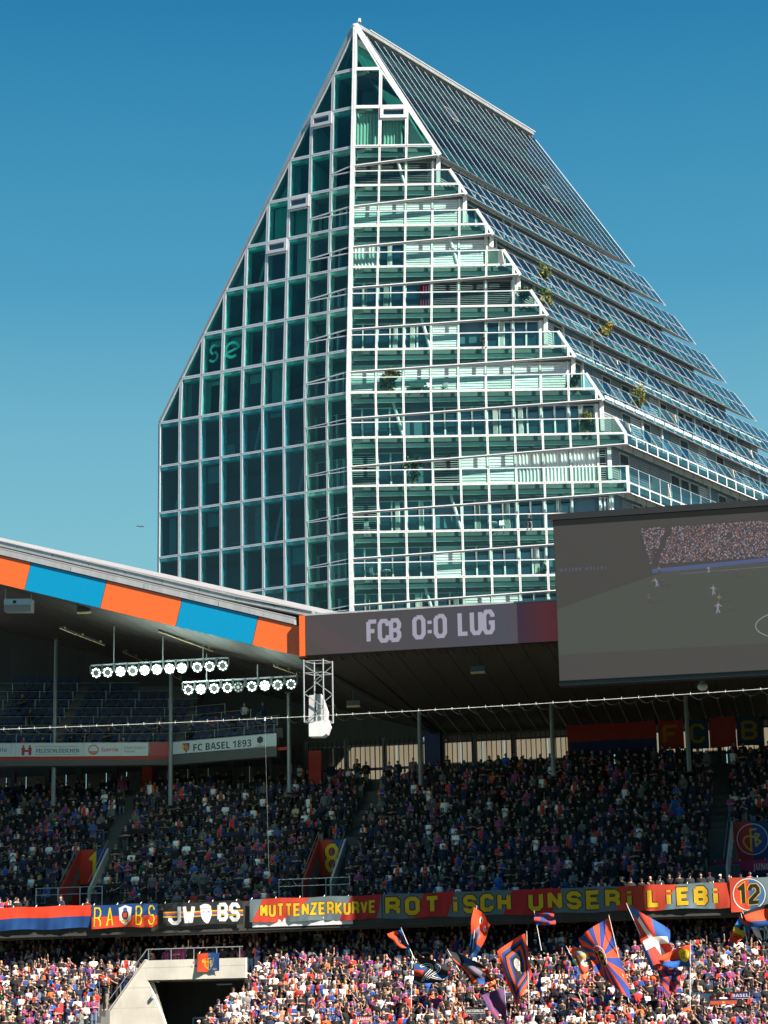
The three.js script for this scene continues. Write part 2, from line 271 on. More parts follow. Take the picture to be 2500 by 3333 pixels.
{ // corner triangles with a drawn curtain
  for (const [r, c] of [[3, 5], [4, 4], [5, 3]]) { const p = (cc, y) => add(PL(cc, y), nL, -.85); part(tower, 'curtain', new MB().tri(p(c + .9, HS[r] - .9), p(c + .25, HS[r + 1] + .25), p(c + .9, HS[r + 1] + .25)), cgD); }
  const q = (c, y) => add(PR(c, y), nR, -.6);
  curtain(tower, PR, .08, .92, HS[2] - .3, HS[3] + .25, .6, nR, cgD); curtain(tower, PR, 1.1, 1.85, HS[2] - .4, HS[3] + .25, .6, nR, cgD);
  part(tower, 'curtain', new MB().tri(q(2.08, HS[2] - .5), q(2.08, HS[3] + .25), q(2.8, HS[3] + .25)), cgD);
  const arc = (cx, cy, R, w, a0, a1, mb) => { const N = 14; const P = (k, rr) => add(PL(cx + rr * Math.cos(a0 + (a1 - a0) * k / N) / WL, cy + rr * Math.sin(a0 + (a1 - a0) * k / N)), nL, -.12); for (let k = 0; k < N; k++) mb.quad(P(k, R), P(k + 1, R), P(k + 1, R - w), P(k, R - w)); return mb; };
  const sticker = std(.5, .75, .62, { roughness: .8, side: THREE.DoubleSide }), y = (HS[7] + HS[8]) / 2 + .05;
  const s = arc(2.55, y + .3, .5, .22, .5, 4.4, new MB()); arc(2.5, y - .34, .52, .22, 1.35, -2.6, s);
  part(tower, 'window_sticker', s, sticker, 'green rounded letter s stuck inside the glass');
  const e = arc(3.42, y, .78, .25, .1, 5.4, new MB()); e.bar(add(PL(3.2, y - .2), nL, -.12), add(PL(3.72, y + .12), nL, -.12), .22, .02, nL);
  part(tower, 'window_sticker', e, sticker, 'green rounded letter e stuck inside the glass');
}

// right facade: three closed rows at the top, then balconies
for (let r = 0; r < 3; r++) {
  const y0 = HS[r], y1 = HS[r + 1];
  for (let c = 0; c < r; c++) {
    const quad = (a, b) => [PR(c, a), PR(c, b), PR(c + 1, b), PR(c + 1, a)];
    if (r === 2 && c === 1) { glazed(tower, quad(y0, y0 - 1.1), nR, .26, .34, M.frame, M.window, ['vent_window', 'pane'], .012, .05); glazed(tower, quad(y0 - 1.1, y1), nR, .12, .22, M.frame, M.paneRight, ['window_frame', 'pane']); }
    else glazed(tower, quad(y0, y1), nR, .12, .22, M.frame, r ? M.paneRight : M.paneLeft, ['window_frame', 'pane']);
  }
  glazed(tower, [PR(r, y0), PR(r, y1), PR(r + 1, y1)], nR, .12, .22, M.frame, M.paneRight, ['window_frame', 'pane']);
}
const lipY = (r, c) => { const a = HS[r + 1] + RAIL + lipGap(r), last = r < 10 ? r + .25 : 10, b = r < 10 ? rowH(r + .25) : HS[r] - .95; return a + (b - a) * c / last; };
for (let r = 3; r < 14; r++) {
  const y0 = HS[r], n = Math.min(r, 10), names = ['balcony_frame', 'pane'];
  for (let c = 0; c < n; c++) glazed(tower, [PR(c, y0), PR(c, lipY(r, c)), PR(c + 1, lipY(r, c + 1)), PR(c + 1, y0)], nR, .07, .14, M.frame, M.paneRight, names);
  if (r < 10) glazed(tower, [PR(n, y0), PR(n, lipY(r, n)), PR(n + .25, rowH(r + .25))], nR, .1, .16, M.frame, M.paneRight, names);
  if (r > 3) for (let c = 0; c < n; c++) {
    const t = y0 + RAIL, last = r <= 10 && c === n - 1;
    glazed(tower, last ? [PR(c, t), PR(c, y0), PR(n, y0), PR(r - RAIL / (HS[r - 1] - HS[r]), t)] : [PR(c, t), PR(c, y0), PR(c + 1, y0), PR(c + 1, t)], nR, .07, .14, M.frame, M.paneRight, names);
  }
  if (r > 3 && r <= 10) part(tower, 'rake_beam', new MB().bar(PR(r - RAIL / (HS[r - 1] - HS[r]), y0 + RAIL), PR(r < 10 ? r + .26 : 10, r < 10 ? rowH(r + .26) : y0), .26, .24, nR, -.06), M.frame);
  if (r >= 10) part(tower, 'edge_beam', new MB().bar(PR(10, y0 + (r > 10 ? RAIL : 0)), PR(10, lipY(r, 10)), .26, .24, nR, -.06), M.frame);
  part(tower, 'lip_underside', new MB().bar(add(PR(0, lipY(r, 0) - .02), nR, -.12), add(PR(n + .12, lipY(r, n + .12) - .02), nR, -.12), .05, .3, nR), M.soffit);
}
// recessed wall behind the balconies
const SB = .8, rows = { 3: 'LLL', 4: 'BBBB', 5: 'CWBBBB', 6: 'WWRLLLL', 7: 'WWWBOWWW', 8: 'BBBBBBBBB', 9: 'WWOWWWWWWW', 10: 'LWOLBBCCCL', 11: 'LWWOWWWWOW', 12: 'WWWBWWWOWW', 13: 'WWWWBBWWWW' };
const blindCache = {};
function bay(type, at, n, c0, c1, yT, yB) { // one bay of a recessed wall
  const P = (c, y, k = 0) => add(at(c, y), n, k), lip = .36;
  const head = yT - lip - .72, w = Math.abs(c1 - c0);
  const box = (a, b, t, d, k0, k1) => new MB().prism([P(a, t, k0), P(a, d, k0), P(b, d, k0), P(b, t, k0)], n.clone().multiplyScalar(k1 - k0));
  part(tower, 'head_shade_band', box(c0, c1, yT - lip, head, -.05, .06), M.head);  // dark band: shade below the ceiling put into the colour
  part(tower, 'post', box(c0 - .035, c0 + .035, head, yB, -.04, .08), M.white);
  if (type === 'B' || type === 'L') {
    const mb = new MB(), N = type === 'B' ? 12 : 16, hgt = (head - yB) / N;
    for (let i = 0; i < N; i++) { const y = head - (i + .5) * hgt, tilt = type === 'B' ? .02 : .07, s = n.clone().multiplyScalar(tilt);
      mb.prism([add(P(c0 + .05, y + hgt * (type === 'B' ? .47 : .3)), s, -1), add(P(c1 - .05, y + hgt * (type === 'B' ? .47 : .3)), s, -1), add(P(c1 - .05, y - hgt * (type === 'B' ? .47 : .3)), s), add(P(c0 + .05, y - hgt * (type === 'B' ? .47 : .3)), s)], n.clone().multiplyScalar(.012)); }
    part(tower, 'blind', mb, type === 'B' ? M.white : M.louvre);
  }
  if (type === 'C' || type === 'R') curtain(tower, at, type === 'R' ? c0 + .55 : c0 + .08, c1 - .08, head - .05, yB + .1, -.02, n, type === 'R' ? crD : cwD);
  if (type !== 'O') glazed(tower, [P(c0 + .04, head), P(c0 + .04, yB), P(c1 - .04, yB), P(c1 - .04, head)], n, .07, .1, M.white, M.window, ['window_frame', 'pane'], .005, -.1);
  if (type === 'W' && rand() < .55) { const k = c0 + (c1 - c0) * (.15 + .5 * rand()); curtain(tower, at, k, k + .18, head - .05, yB + .15, .02, n, rand() < .5 ? cwD : cgD); }
  if (type === 'W') part(tower, 'post', box(c0 + (c1 - c0) * .5 - .03, c0 + (c1 - c0) * .5 + .03, head, yB, -.08, .02), M.white);
}
for (let r = 3; r < 14; r++) {
  const yT = HS[r], yB = HS[r + 1], n = Math.min(r, 9.2) + .15, at = (c, y) => add(PR(c, y), nR, -SB), row = rows[r];
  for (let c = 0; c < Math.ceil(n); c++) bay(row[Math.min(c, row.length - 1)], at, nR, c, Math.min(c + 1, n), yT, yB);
  part(tower, 'corner_post', new MB().bar(at(n + .06, yT - .34), at(n + .06, yB), .34, .34, nR), M.white);
  part(tower, 'beam', new MB().bar(add(PR(.15, yT - .62), nR, -.4), add(PR(Math.min(r, 10) - .12, yT - .62), nR, -.4), .34, .1, nR), M.mint);
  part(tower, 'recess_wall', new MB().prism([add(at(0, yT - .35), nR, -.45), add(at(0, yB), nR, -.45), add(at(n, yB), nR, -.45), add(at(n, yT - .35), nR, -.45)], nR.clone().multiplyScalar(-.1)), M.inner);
  if (r > 3) { // loggia at the corner on the left facade
    const lo = (c, y) => add(PL(c, y), nL, -1.9);
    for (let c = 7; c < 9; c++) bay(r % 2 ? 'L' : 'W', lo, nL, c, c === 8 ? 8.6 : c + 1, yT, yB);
    part(tower, 'loggia_wall', new MB().prism([add(PL(7, yT - .35), nL, -.35), add(PL(7, yB), nL, -.35), lo(7, yB), lo(7, yT - .35)], uL.clone().multiplyScalar(.12)), M.white);
  }
  // tilted column inside
  if (r % 2) part(tower, 'leaning_column', new MB().rod(add(PR(2 + r % 3, yB), nR, -.8), add(PR(1.6 + r % 3, yT - .35), nR, -.8), .14, 8), M.white);
}

// glazed roof slope on the long side
const nT = (() => { const a = PT(0, 0), n = PT(3, 0).sub(a).cross(PT(0, 10).sub(a)).normalize(); return n.y < 0 ? n.negate() : n; })();
for (let s = 0; s < 4; s++) for (let i = 0; i < NB; i++) {
  const s0 = s ? s : .06, s1 = s === 3 ? 3.25 + .1 * i / NB : s + 1, s1b = s === 3 ? 3.25 + .1 * (i + 1) / NB : s + 1, green = s === 3;
  const opens = s > 0 && s < 3 && (i * 7 + s * 5) % 17 === 3;
  const P = [PT(s0, i), PT(s1, i), PT(s1b, i + 1), PT(s0, i + 1)];
  if (opens) {
    const m = s0 + .36;
    glazed(tower, [PT(s0, i), PT(m, i), PT(m, i + 1), PT(s0, i + 1)], nT, .07, .12, M.galv, M.window, ['roof_window', 'pane'], .02, .03);
    glazed(tower, [PT(m, i), PT(s1, i), PT(s1b, i + 1), PT(m, i + 1)], nT, .02, .03, M.darkMetal, M.paneRoof, ['roof_frame', 'pane']);
  } else glazed(tower, P, nT, .02, .03, M.darkMetal, green ? M.paneBand : M.paneRoof, ['roof_frame', 'pane']);
}
for (let i = 0; i <= NB; i++) part(tower, 'mullion', new MB().bar(add(PT(.1, i), nT, .025), add(PT(3.25 + .1 * i / NB, i), nT, .025), i === NB || !i ? .2 : .075, .03, nT), M.silver);
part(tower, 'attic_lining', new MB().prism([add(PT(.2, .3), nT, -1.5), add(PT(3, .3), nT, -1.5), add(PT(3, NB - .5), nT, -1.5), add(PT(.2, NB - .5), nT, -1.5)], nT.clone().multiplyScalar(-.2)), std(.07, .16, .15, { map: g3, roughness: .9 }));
// stepped glass balustrades down the long side
for (let r = 4; r <= 13; r++) {
  const k = RAIL / (HS[r - 1] - HS[r]), slope = r <= 10, top = slope ? (i) => PT(r - k, i) : (i) => add(PT(r, i), V(0, RAIL, 0));
  const low = (i) => (r < 10 ? PT(r + .25 + .13 * i / NB, i) : add(PT(r, i), V(0, -.95, 0)));
  const n1 = slope ? nT : nSide, n2 = r < 10 ? nT : nSide;
  for (let i = 0; i < NB; i++) {
    if (r > 11 && i > 12) continue;
    glazed(tower, [top(i), PT(r, i), PT(r, i + 1), top(i + 1)], n1, .02, .03, M.silver, M.paneBand, ['balustrade_frame', 'pane']);
    glazed(tower, [PT(r, i), low(i), low(i + 1), PT(r, i + 1)], n2, r < 10 ? .02 : .07, .03, r < 10 ? M.silver : M.frame, M.paneBand, ['apron_frame', 'pane']);
  }
  for (let i = 0; i <= NB; i++) { if (r > 11 && i > 12) continue; const w = i && i < NB ? .055 : .13; part(tower, 'mullion', new MB().bar(add(top(i), n1, .025), add(PT(r, i), n1, .025), w, .03, n1).bar(add(PT(r, i), n2, .025), add(low(i), n2, .025), w, .03, n2), M.silver); }
  // grey underside of the band
  const inn = (i) => add(add(PT(r, i), V(0, -.36, 0)), nSide, -1.2), off = V(0, .03, 0);
  part(tower, 'band_soffit', new MB().prism([low(0), low(NB), inn(NB), inn(0)], off), M.soffit);
}
part(tower, 'band_soffit', new MB().prism([PT(3.25, 0), PT(3.35, NB), add(add(PT(3, NB), V(0, -.36, 0)), nSide, -1.2), add(add(PT(3, 0), V(0, -.36, 0)), nSide, -1.2)], V(0, .03, 0)), M.soffit);
// recessed wall along the long side, storey by storey
const rw = rng(21);
for (let r = 3; r <= 12; r++) {
  const yT = HS[r], yB = HS[r + 1], c = Math.min(r, 9.2) + .15, te = tEnd(r) - 4.2, o = add(PR(c, 0), nR, -SB), at = (t, y) => add(add(o, V(0, y, 0)), dR, t);
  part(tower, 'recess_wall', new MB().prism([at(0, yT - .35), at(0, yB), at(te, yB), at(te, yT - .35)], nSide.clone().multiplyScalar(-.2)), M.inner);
  const step = te / 21;
  for (let i = 0; i < 21; i++) {
    const t0 = i * step, t1 = t0 + step, kind = rw(), P = (t, y) => add(at(t, y), nSide, .06);
    part(tower, 'beam', new MB().prism([P(t0 + .08, yT - .4), P(t0 + .08, yT - .85), P(t1 - .12, yT - .85), P(t1 - .12, yT - .4)].map((p) => add(p, nSide, .35)), nSide.clone().multiplyScalar(.1)), M.mint);
    if (kind < .45) { const mb = new MB(); for (let k = 0; k < 12; k++) { const y = yT - 1 - k * .21; mb.prism([P(t0 + .06, y), P(t0 + .06, y - .11), P(t1 - .06, y - .11), P(t1 - .06, y)], nSide.clone().multiplyScalar(.02)); } part(tower, 'blind', mb, kind < .12 ? M.white : M.louvre); }
    else if (kind < .8) glazed(tower, [P(t0 + .05, yT - .95), P(t0 + .05, yB + .1), P(t1 - .05, yB + .1), P(t1 - .05, yT - .95)], nSide, .08, .1, M.mint, M.window, ['window_frame', 'pane']);
    if (kind > .7) part(tower, 'post', new MB().bar(add(P(t0, yT - .35), nSide, .1), add(P(t0, yB), nSide, .1), .22, .2, nSide), M.mint);
  }
  if (r > 3) for (const i of [5, 14].map((q) => (q + r * 3) % 20)) part(tower, 'terrace_divider', new MB().prism([add(at(i * step, yB + 2.1), nSide, .2), add(at(i * step, yB), nSide, .2), add(at(i * step, yB), nSide, 1.9), add(at(i * step, yB + 1.2), nSide, 1.7)], dR.clone().multiplyScalar(.08)), M.concreteWarm);
}
// ---------- the stand: a = metres along it, y = height, b = metres back from the balcony front ----------
const E1 = V(.98, 0, .199).normalize(), E2 = V(E1.z, 0, -E1.x), FRONT = E2.clone().negate(), S0 = V(0, 0, -130);
const S = (a, y, b) => add(add(add(S0, E1, a), E2, b), V(0, y, 0));
const UP = V(0, 1, 0), FACE = Math.atan2(FRONT.x, FRONT.z);
const ex = (k) => E1.clone().multiplyScalar(k), ez = (k) => E2.clone().multiplyScalar(k), ey = (k) => V(0, k, 0);
const sbox = (mb, a0, a1, y0, y1, b0, b1) => mb.box(S((a0 + a1) / 2, (y0 + y1) / 2, (b0 + b1) / 2), ex((a1 - a0) / 2), ey((y1 - y0) / 2), ez((b1 - b0) / 2));
const lowFloor = (b) => 10.8 + .42 * (b - 1), LOWB = (i) => -13.6 + .85 * i, UPB = (j) => .75 + .8 * j, upFloor = (j) => 14.2 + .51 * j;
const A0 = -36, A1 = 42;
// the concrete stair wall of the entrance tunnel cuts the lower tier between these edges
const tunnelL = (b) => (b < -3 ? -16.1 : -14.6), tunnelR = (b) => -8.2 + .27 * (b + 3);
const entrances = [[-22.4, -20.55], [-6.3, -4.6], [20.0, 24.5]];
{
  const low = thing('lower_terrace', 'lower terrace of grey concrete steps under the sunlit crowd', 'terrace', S(0, 0, 0));
  for (let i = 0; i < 26; i++) {
    const b = LOWB(i), y = lowFloor(b), mb = new MB();
    if (b > 1.2) sbox(mb, A0, A1, 0, y, b - .42, b + .43); else if (b > -3.2) { sbox(mb, A0, -14.35, 0, y, b - .42, b + .43); sbox(mb, -8.25, A1, 0, y, b - .42, b + .43); } else { sbox(mb, A0, tunnelL(b) - .4, 0, y, b - .42, b + .43); sbox(mb, tunnelR(b) + .4, A1, 0, y, b - .42, b + .43); }
    part(low, 'step', mb, M.step);
  }
  const up = thing('upper_terrace', 'upper terrace of grey concrete steps in the shade behind the banners', 'terrace', S(0, 14, 0));
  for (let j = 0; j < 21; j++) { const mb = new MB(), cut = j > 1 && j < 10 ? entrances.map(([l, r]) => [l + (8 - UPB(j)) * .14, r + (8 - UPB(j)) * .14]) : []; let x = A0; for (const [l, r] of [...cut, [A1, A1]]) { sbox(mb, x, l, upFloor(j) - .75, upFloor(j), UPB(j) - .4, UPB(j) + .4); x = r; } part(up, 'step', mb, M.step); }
  part(up, 'balcony_front', sbox(new MB(), A0, A1, 13.7, 15.3, .1, .3), M.darkWall);
  part(up, 'balcony_edge', sbox(new MB(), A0, A1, 13.55, 13.69, .05, .5), M.darkWall);
  const back = thing('stand_back_wall', 'dark back wall of the stand with a row of barred openings below the roof', 'wall', S(0, 20, 17.6));
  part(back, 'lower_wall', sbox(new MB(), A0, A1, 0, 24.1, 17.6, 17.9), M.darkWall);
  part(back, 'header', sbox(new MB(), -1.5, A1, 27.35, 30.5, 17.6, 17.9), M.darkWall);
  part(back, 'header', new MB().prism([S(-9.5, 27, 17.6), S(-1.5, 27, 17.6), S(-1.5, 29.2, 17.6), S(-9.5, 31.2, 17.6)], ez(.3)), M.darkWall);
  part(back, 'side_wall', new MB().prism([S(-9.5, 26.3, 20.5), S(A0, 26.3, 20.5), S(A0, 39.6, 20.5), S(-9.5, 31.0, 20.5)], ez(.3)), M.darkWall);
  const cols = [-9.4, -6.6, -3.9, -1.4, .2, 2.4, 5.1, 7.8, 10.6, 13.4, 16.2, 19, 21.8, 24.6, 28, 33, 38];
  for (const a of cols) part(back, 'pillar', sbox(new MB(), a - .14, a + .14, 24.1, 27.4, 17.55, 17.95), M.darkMetal);
  part(back, 'rail_beam', sbox(new MB(), -9.4, A1, 25.2, 25.36, 17.6, 17.85), M.darkMetal);
  part(back, 'rail_beam', sbox(new MB(), -9.4, A1, 26.85, 26.97, 17.6, 17.85), M.darkMetal);
  for (let a = -9.3; a < 26; a += .34) part(back, 'bar', new MB().rod(S(a, 24.1, 17.5), S(a, 27.3, 17.5), .032, 4), M.darkMetal);
  for (const a of [-34, -31, -28.4, -26, -23.4, -20.4, -17.6, -14.9, -12.2]) part(back, 'pillar', sbox(new MB(), a - .16, a + .16, 24.1, 26.3, 17.5, 17.9), M.darkMetal);
  for (let a = -22; a < -9.6; a += .42) part(back, 'bar', new MB().rod(S(a, 24.1, 17.5), S(a, 26.2, 17.5), .022, 4), M.darkMetal);
  part(back, 'blue_pier', sbox(new MB(), -1.0, .1, 23.5, 27.6, 17.2, 17.6), M.navy);
  part(back, 'red_pier', sbox(new MB(), -8.55, -7.7, 22.2, 26.3, 14.6, 15.1), M.red);
  part(back, 'red_pier', sbox(new MB(), -20.9, -20.2, 22.5, 26.2, 16.2, 16.7), M.red);
  part(back, 'red_pier', sbox(new MB(), 9.1, 9.9, 22.5, 25, 16.4, 16.9), M.red);
  // sunlit translucent cladding of the concourse behind the openings, panel by panel
  const clad = thing('concourse_cladding', 'pale weathered translucent panels behind the barred openings at the top of the stand', 'cladding', S(0, 22, 22.5));
  for (let a = -35; a < 40; a += 1.55) part(clad, 'panel', sbox(new MB(), a + .03, a + 1.52, 20, 27.9 + .03 * (Math.round(a) % 3), 22.5, 22.56), M.beige);
  sbox(new MB(), 0, 1, 0, 1, 0, 1);
}

// roof: a flat sheet on the right, climbing on the left from the kink at the scoreboard
{
  const K = -4.15, slope = .2945, edge = (a) => 29.12 + Math.max(0, (K - a) * slope), RB = -5.0;
  const roof = thing('stadium_roof', 'cantilevered stand roof with dark ribbed underside and grey metal edge', 'roof', S(0, 29, 0));
  const roofBack = (a) => edge(a) - 1.6;
  const kinkB = (b) => K + (b - RB) * .175; // the fold between the two halves runs slightly to the right going back
  const pL = (a, b, y = 0) => S(a, 29.12 + (kinkB(b) - a) * slope - (b - RB) * .07 + y, b), pR = (a, b, y = 0) => S(a, 29.12 - (b - RB) * .07 + y, b);
  // underside in long boards, each its own strip, running from the edge to the back
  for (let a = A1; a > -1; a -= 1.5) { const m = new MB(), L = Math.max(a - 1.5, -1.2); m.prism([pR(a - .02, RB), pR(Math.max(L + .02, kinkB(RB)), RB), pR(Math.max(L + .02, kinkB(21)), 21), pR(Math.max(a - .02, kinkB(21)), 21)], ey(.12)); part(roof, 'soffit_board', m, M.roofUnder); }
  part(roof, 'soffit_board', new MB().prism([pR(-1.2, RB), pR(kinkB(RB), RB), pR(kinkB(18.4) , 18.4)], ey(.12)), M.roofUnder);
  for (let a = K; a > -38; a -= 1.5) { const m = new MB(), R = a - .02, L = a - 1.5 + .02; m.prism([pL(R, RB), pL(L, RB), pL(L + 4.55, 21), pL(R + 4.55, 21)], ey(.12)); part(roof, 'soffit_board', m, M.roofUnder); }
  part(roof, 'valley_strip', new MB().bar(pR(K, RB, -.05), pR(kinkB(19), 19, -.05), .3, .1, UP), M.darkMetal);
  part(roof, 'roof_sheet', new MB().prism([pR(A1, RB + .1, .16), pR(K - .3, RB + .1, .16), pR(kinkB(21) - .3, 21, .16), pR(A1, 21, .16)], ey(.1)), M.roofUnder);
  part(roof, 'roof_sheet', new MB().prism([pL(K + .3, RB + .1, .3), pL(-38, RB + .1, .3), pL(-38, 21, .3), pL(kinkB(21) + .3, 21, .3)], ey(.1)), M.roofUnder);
  // ribs of the sheet metal seen from below
  for (let a = -.6; a < 30; a += 1.05) part(roof, 'rib', new MB().bar(pR(a, 11, -.06), pR(a, 17.4, -.06), .06, .1, UP), M.galv);
  for (let a = -3.4; a < 26; a += .75) part(roof, 'edge_bracket', new MB().bar(pR(a, RB + .2, -.04), pR(a, RB + 1.1, -.04), .06, .08, UP), M.bracket);
  // upper deck
  part(roof, 'deck', new MB().prism([pR(A1, RB + .4, 2.1), pR(K, RB + .4, 2.1), pR(K + 4.5, 21, 2.1), pR(A1, 21, 2.1)], ey(.15)), M.deck);
  const deckL = (a, b, y) => S(a, edge(a) + y, b);
  part(roof, 'deck', new MB().prism([deckL(K + 1.2, RB + 1.0, 2.62), deckL(-38, RB + 1.0, 2.62), deckL(-38, 21, 3.2), deckL(K + 1.2, 21, 3.2)], ey(.12)), M.deck);
  part(roof, 'ridge_cap', new MB().prism([deckL(K + 2.2, RB + 1.0, 2.36), deckL(-38, RB + 1.0, 2.36), deckL(-38, RB + 2.4, 3.06), deckL(K + 2.2, RB + 2.4, 2.9)], ey(.05)), M.deck);
  // stepped metal edge over the coloured boards
  const strip = (name, y0, y1, b0, b1, m, step) => { for (let a = K - .35 + (y0 > .5 ? 1 : 0); a > -38; a -= step) part(roof, name, new MB().prism([S(a - .015, edge(a - .015) + 1.81 + y0, b0), S(a - step + .015, edge(a - step + .015) + 1.81 + y0, b0), S(a - step + .015, edge(a - step + .015) + 1.81 + y1, b0), S(a - .015, edge(a - .015) + 1.81 + y1, b0)], ez(b1 - b0)), m); };
  strip('fascia_sheet', .03, .38, RB - .28, RB + .3, M.fascia, 4.7);
  strip('louvre', .36, .43, RB - .06, RB + .6, M.darkMetal, 6); strip('louvre', .45, .51, RB, RB + .6, M.louvre, 6); strip('louvre', .53, .6, RB + .06, RB + .6, M.darkMetal, 6); strip('louvre', .62, .67, RB + .12, RB + .6, M.louvre, 6);
  strip('gutter_sheet', .68, .93, RB + .16, RB + .8, M.gutter, 2.35);
  strip('gutter_lip', .93, .985, RB + .1, RB + .8, M.fascia, 4.7);
  // coloured boards: joints square to the slope
  const u = add(ex(-1), UP, slope).normalize(), w = UP.clone().multiplyScalar(Math.cos(Math.atan(slope))).add(ex(Math.sin(Math.atan(slope))));
  const joints = [0, 3.0, 7.75, 12.55, 17.45, 22.3, 27.2, 32.1], start = S(K, edge(K), RB - .2);
  for (let i = 0; i < 7; i++) {
    const s0 = joints[i] + .02, s1 = joints[i + 1] - .02, at = (s, h) => add(add(start, u, s), w, h), lean = -.42;
    const bot = (s) => at(s / Math.cos(Math.atan(slope)), 0), top = (s) => add(at(s / Math.cos(Math.atan(slope)), 0), add(UP.clone().multiplyScalar(1.79), add(u, V(0, 0, 0)), i || s > .1 ? lean : 0));
    part(roof, 'fascia_board', new MB().prism([bot(s0 - .02 * !i), bot(s1), top(s1), top(s0 - .02 * !i)], ez(.14)), i % 2 ? M.blue : M.orange, i % 2 ? 'blue board on the roof edge' : 'orange board on the roof edge');
  }
  part(roof, 'roof_front_beam', new MB().prism([S(A1, 29.15, RB), S(K, 29.15, RB), S(K, 31.2, RB), S(A1, 31.2, RB)], ez(.35)), M.darkMetal);
  part(roof, 'roof_front_beam', new MB().prism([S(K, 29.15, RB), S(-38, edge(-38), RB), S(-38, edge(-38) + 1.8, RB), S(K, 31, RB)], ez(.35)), M.darkMetal);
  for (const [a, h] of [[-17.2, .0], [-9.3, 0], [-5.6, 0]]) { const m = new MB(), y = edge(a) + 2.72; sbox(m, a - .1, a + .1, y, y + .22, RB + .9, RB + 1.1); part(roof, 'roof_fitting', m, M.brass); }
}
// steel posts that carry the roof
[[-25.1, 22.7, 34.2, 'leftmost steel roof post, at the left edge beside red pier'], [-16.9, 22.4, 31.4, 'steel roof post beside the red end of the pale brewery board'], [-8.75, 22.9, 29.6, 'steel roof post between the football club board and orange pier'], [.05, 23, 28.3, 'steel roof post where the roof fold meets the openings'], [8.75, 23.2, 28.2, 'steel roof post just left of the long red and blue cloth'], [17.4, 23.1, 28.2, 'rightmost steel roof post, in front of the letter C']].forEach(([a, y0, y1, label]) => {
  const t = thing('roof_post', label, 'post', S(a, y0, 10), 'steel posts under the roof');
  part(t, 'shaft', new MB().rod(S(a, y0, 10), S(a, y1, 10), .15, 12, .13), M.post); part(t, 'base_plate', sbox(new MB(), a - .25, a + .25, y0, y0 + .06, 9.75, 10.25), M.darkMetal);
  part(t, 'head_plate', sbox(new MB(), a - .22, a + .22, y1 - .08, y1, 9.8, 10.2), M.darkMetal);
});

// ---------- print and lettering ----------
function canvas(w, h, draw) {
  const c = document.createElement('canvas'); c.width = w; c.height = h; const g = c.getContext('2d'); draw(g, w, h);
  const t = new THREE.CanvasTexture(c); t.colorSpace = THREE.SRGBColorSpace; t.anisotropy = 8; return t;
}
// octagonal letters as strokes on a 4 x 6 grid
const GLYPH = {
  F: [[0, 0, 0, 6], [0, 0, 4, 0], [0, 2.9, 3, 2.9]], C: [[4, 1.6, 4, 1, 3, 0, 1, 0, 0, 1, 0, 5, 1, 6, 3, 6, 4, 5, 4, 4.4]], B: [[0, 0, 3, 0, 4, 1, 4, 2, 3, 3, 0, 3], [3, 3, 4, 4, 4, 5, 3, 6, 0, 6], [0, 0, 0, 6]],
  0: [[1, 0, 3, 0, 4, 1, 4, 5, 3, 6, 1, 6, 0, 5, 0, 1, 1, 0]], L: [[0, 0, 0, 6, 3.6, 6]], U: [[0, 0, 0, 5, 1, 6, 3, 6, 4, 5, 4, 0]], G: [[4, 1.6, 4, 1, 3, 0, 1, 0, 0, 1, 0, 5, 1, 6, 3, 6, 4, 5, 4, 3.2, 2.2, 3.2]],
  M: [[0, 6, 0, 0, 2, 3.4, 4, 0, 4, 6]], T: [[0, 0, 4, 0], [2, 0, 2, 6]], E: [[4, 0, 0, 0, 0, 6, 4, 6], [0, 3, 3.3, 3]], N: [[0, 6, 0, 0, 4, 6, 4, 0]], Z: [[0, 0, 4, 0, 0, 6, 4, 6]], R: [[0, 6, 0, 0, 3, 0, 4, 1, 4, 2.2, 3, 3.2, 0, 3.2], [2.4, 3.2, 4, 4.4, 4, 6]],
  K: [[0, 0, 0, 6], [4, 0, .6, 3, 4, 6]], V: [[0, 0, 2, 6, 4, 0]], O: [[1, 0, 3, 0, 4, 1, 4, 5, 3, 6, 1, 6, 0, 5, 0, 1, 1, 0]], I: [[1, 2.0, 1, 6], [1, 0, 1, .9]], S: [[4, 1.4, 4, 1, 3, 0, 1, 0, 0, 1, 0, 2, 1, 3, 3, 3, 4, 4, 4, 5, 3, 6, 1, 6, 0, 5, 0, 4.6]], H: [[0, 0, 0, 6], [4, 0, 4, 6], [0, 3, 4, 3]],
  J: [[4, 0, 4, 5, 3, 6, 1, 6, 0, 5, 0, 4.2]], W: [[0, 0, 1, 6, 2, 2.4, 3, 6, 4, 0]], 1: [[0, 1.2, 1.4, 0, 1.4, 6]], 2: [[0, 1.6, 0, 1, 1, 0, 3, 0, 4, 1, 4, 2.4, 0, 5.2, 0, 6, 4, 6]], 8: [[1, 0, 3, 0, 4, 1, 4, 2, 3, 3, 1, 3, 0, 2, 0, 1, 1, 0], [1, 3, 0, 4, 0, 5, 1, 6, 3, 6, 4, 5, 4, 4, 3, 3]], A: [[0, 6, 2, 0, 4, 6], [.9, 4, 3.1, 4]], P: [[0, 6, 0, 0, 3, 0, 4, 1, 4, 2.2, 3, 3.2, 0, 3.2]], ':': [[1, 1.2, 1, 2.2], [1, 4, 1, 5]],
};
const WIDE = { I: 2, ':': 2, 1: 2, ' ': 2.4 };
const textWidth = (s, gap) => [...s].reduce((n, c) => n + (WIDE[c] ?? 4) + gap, -gap);
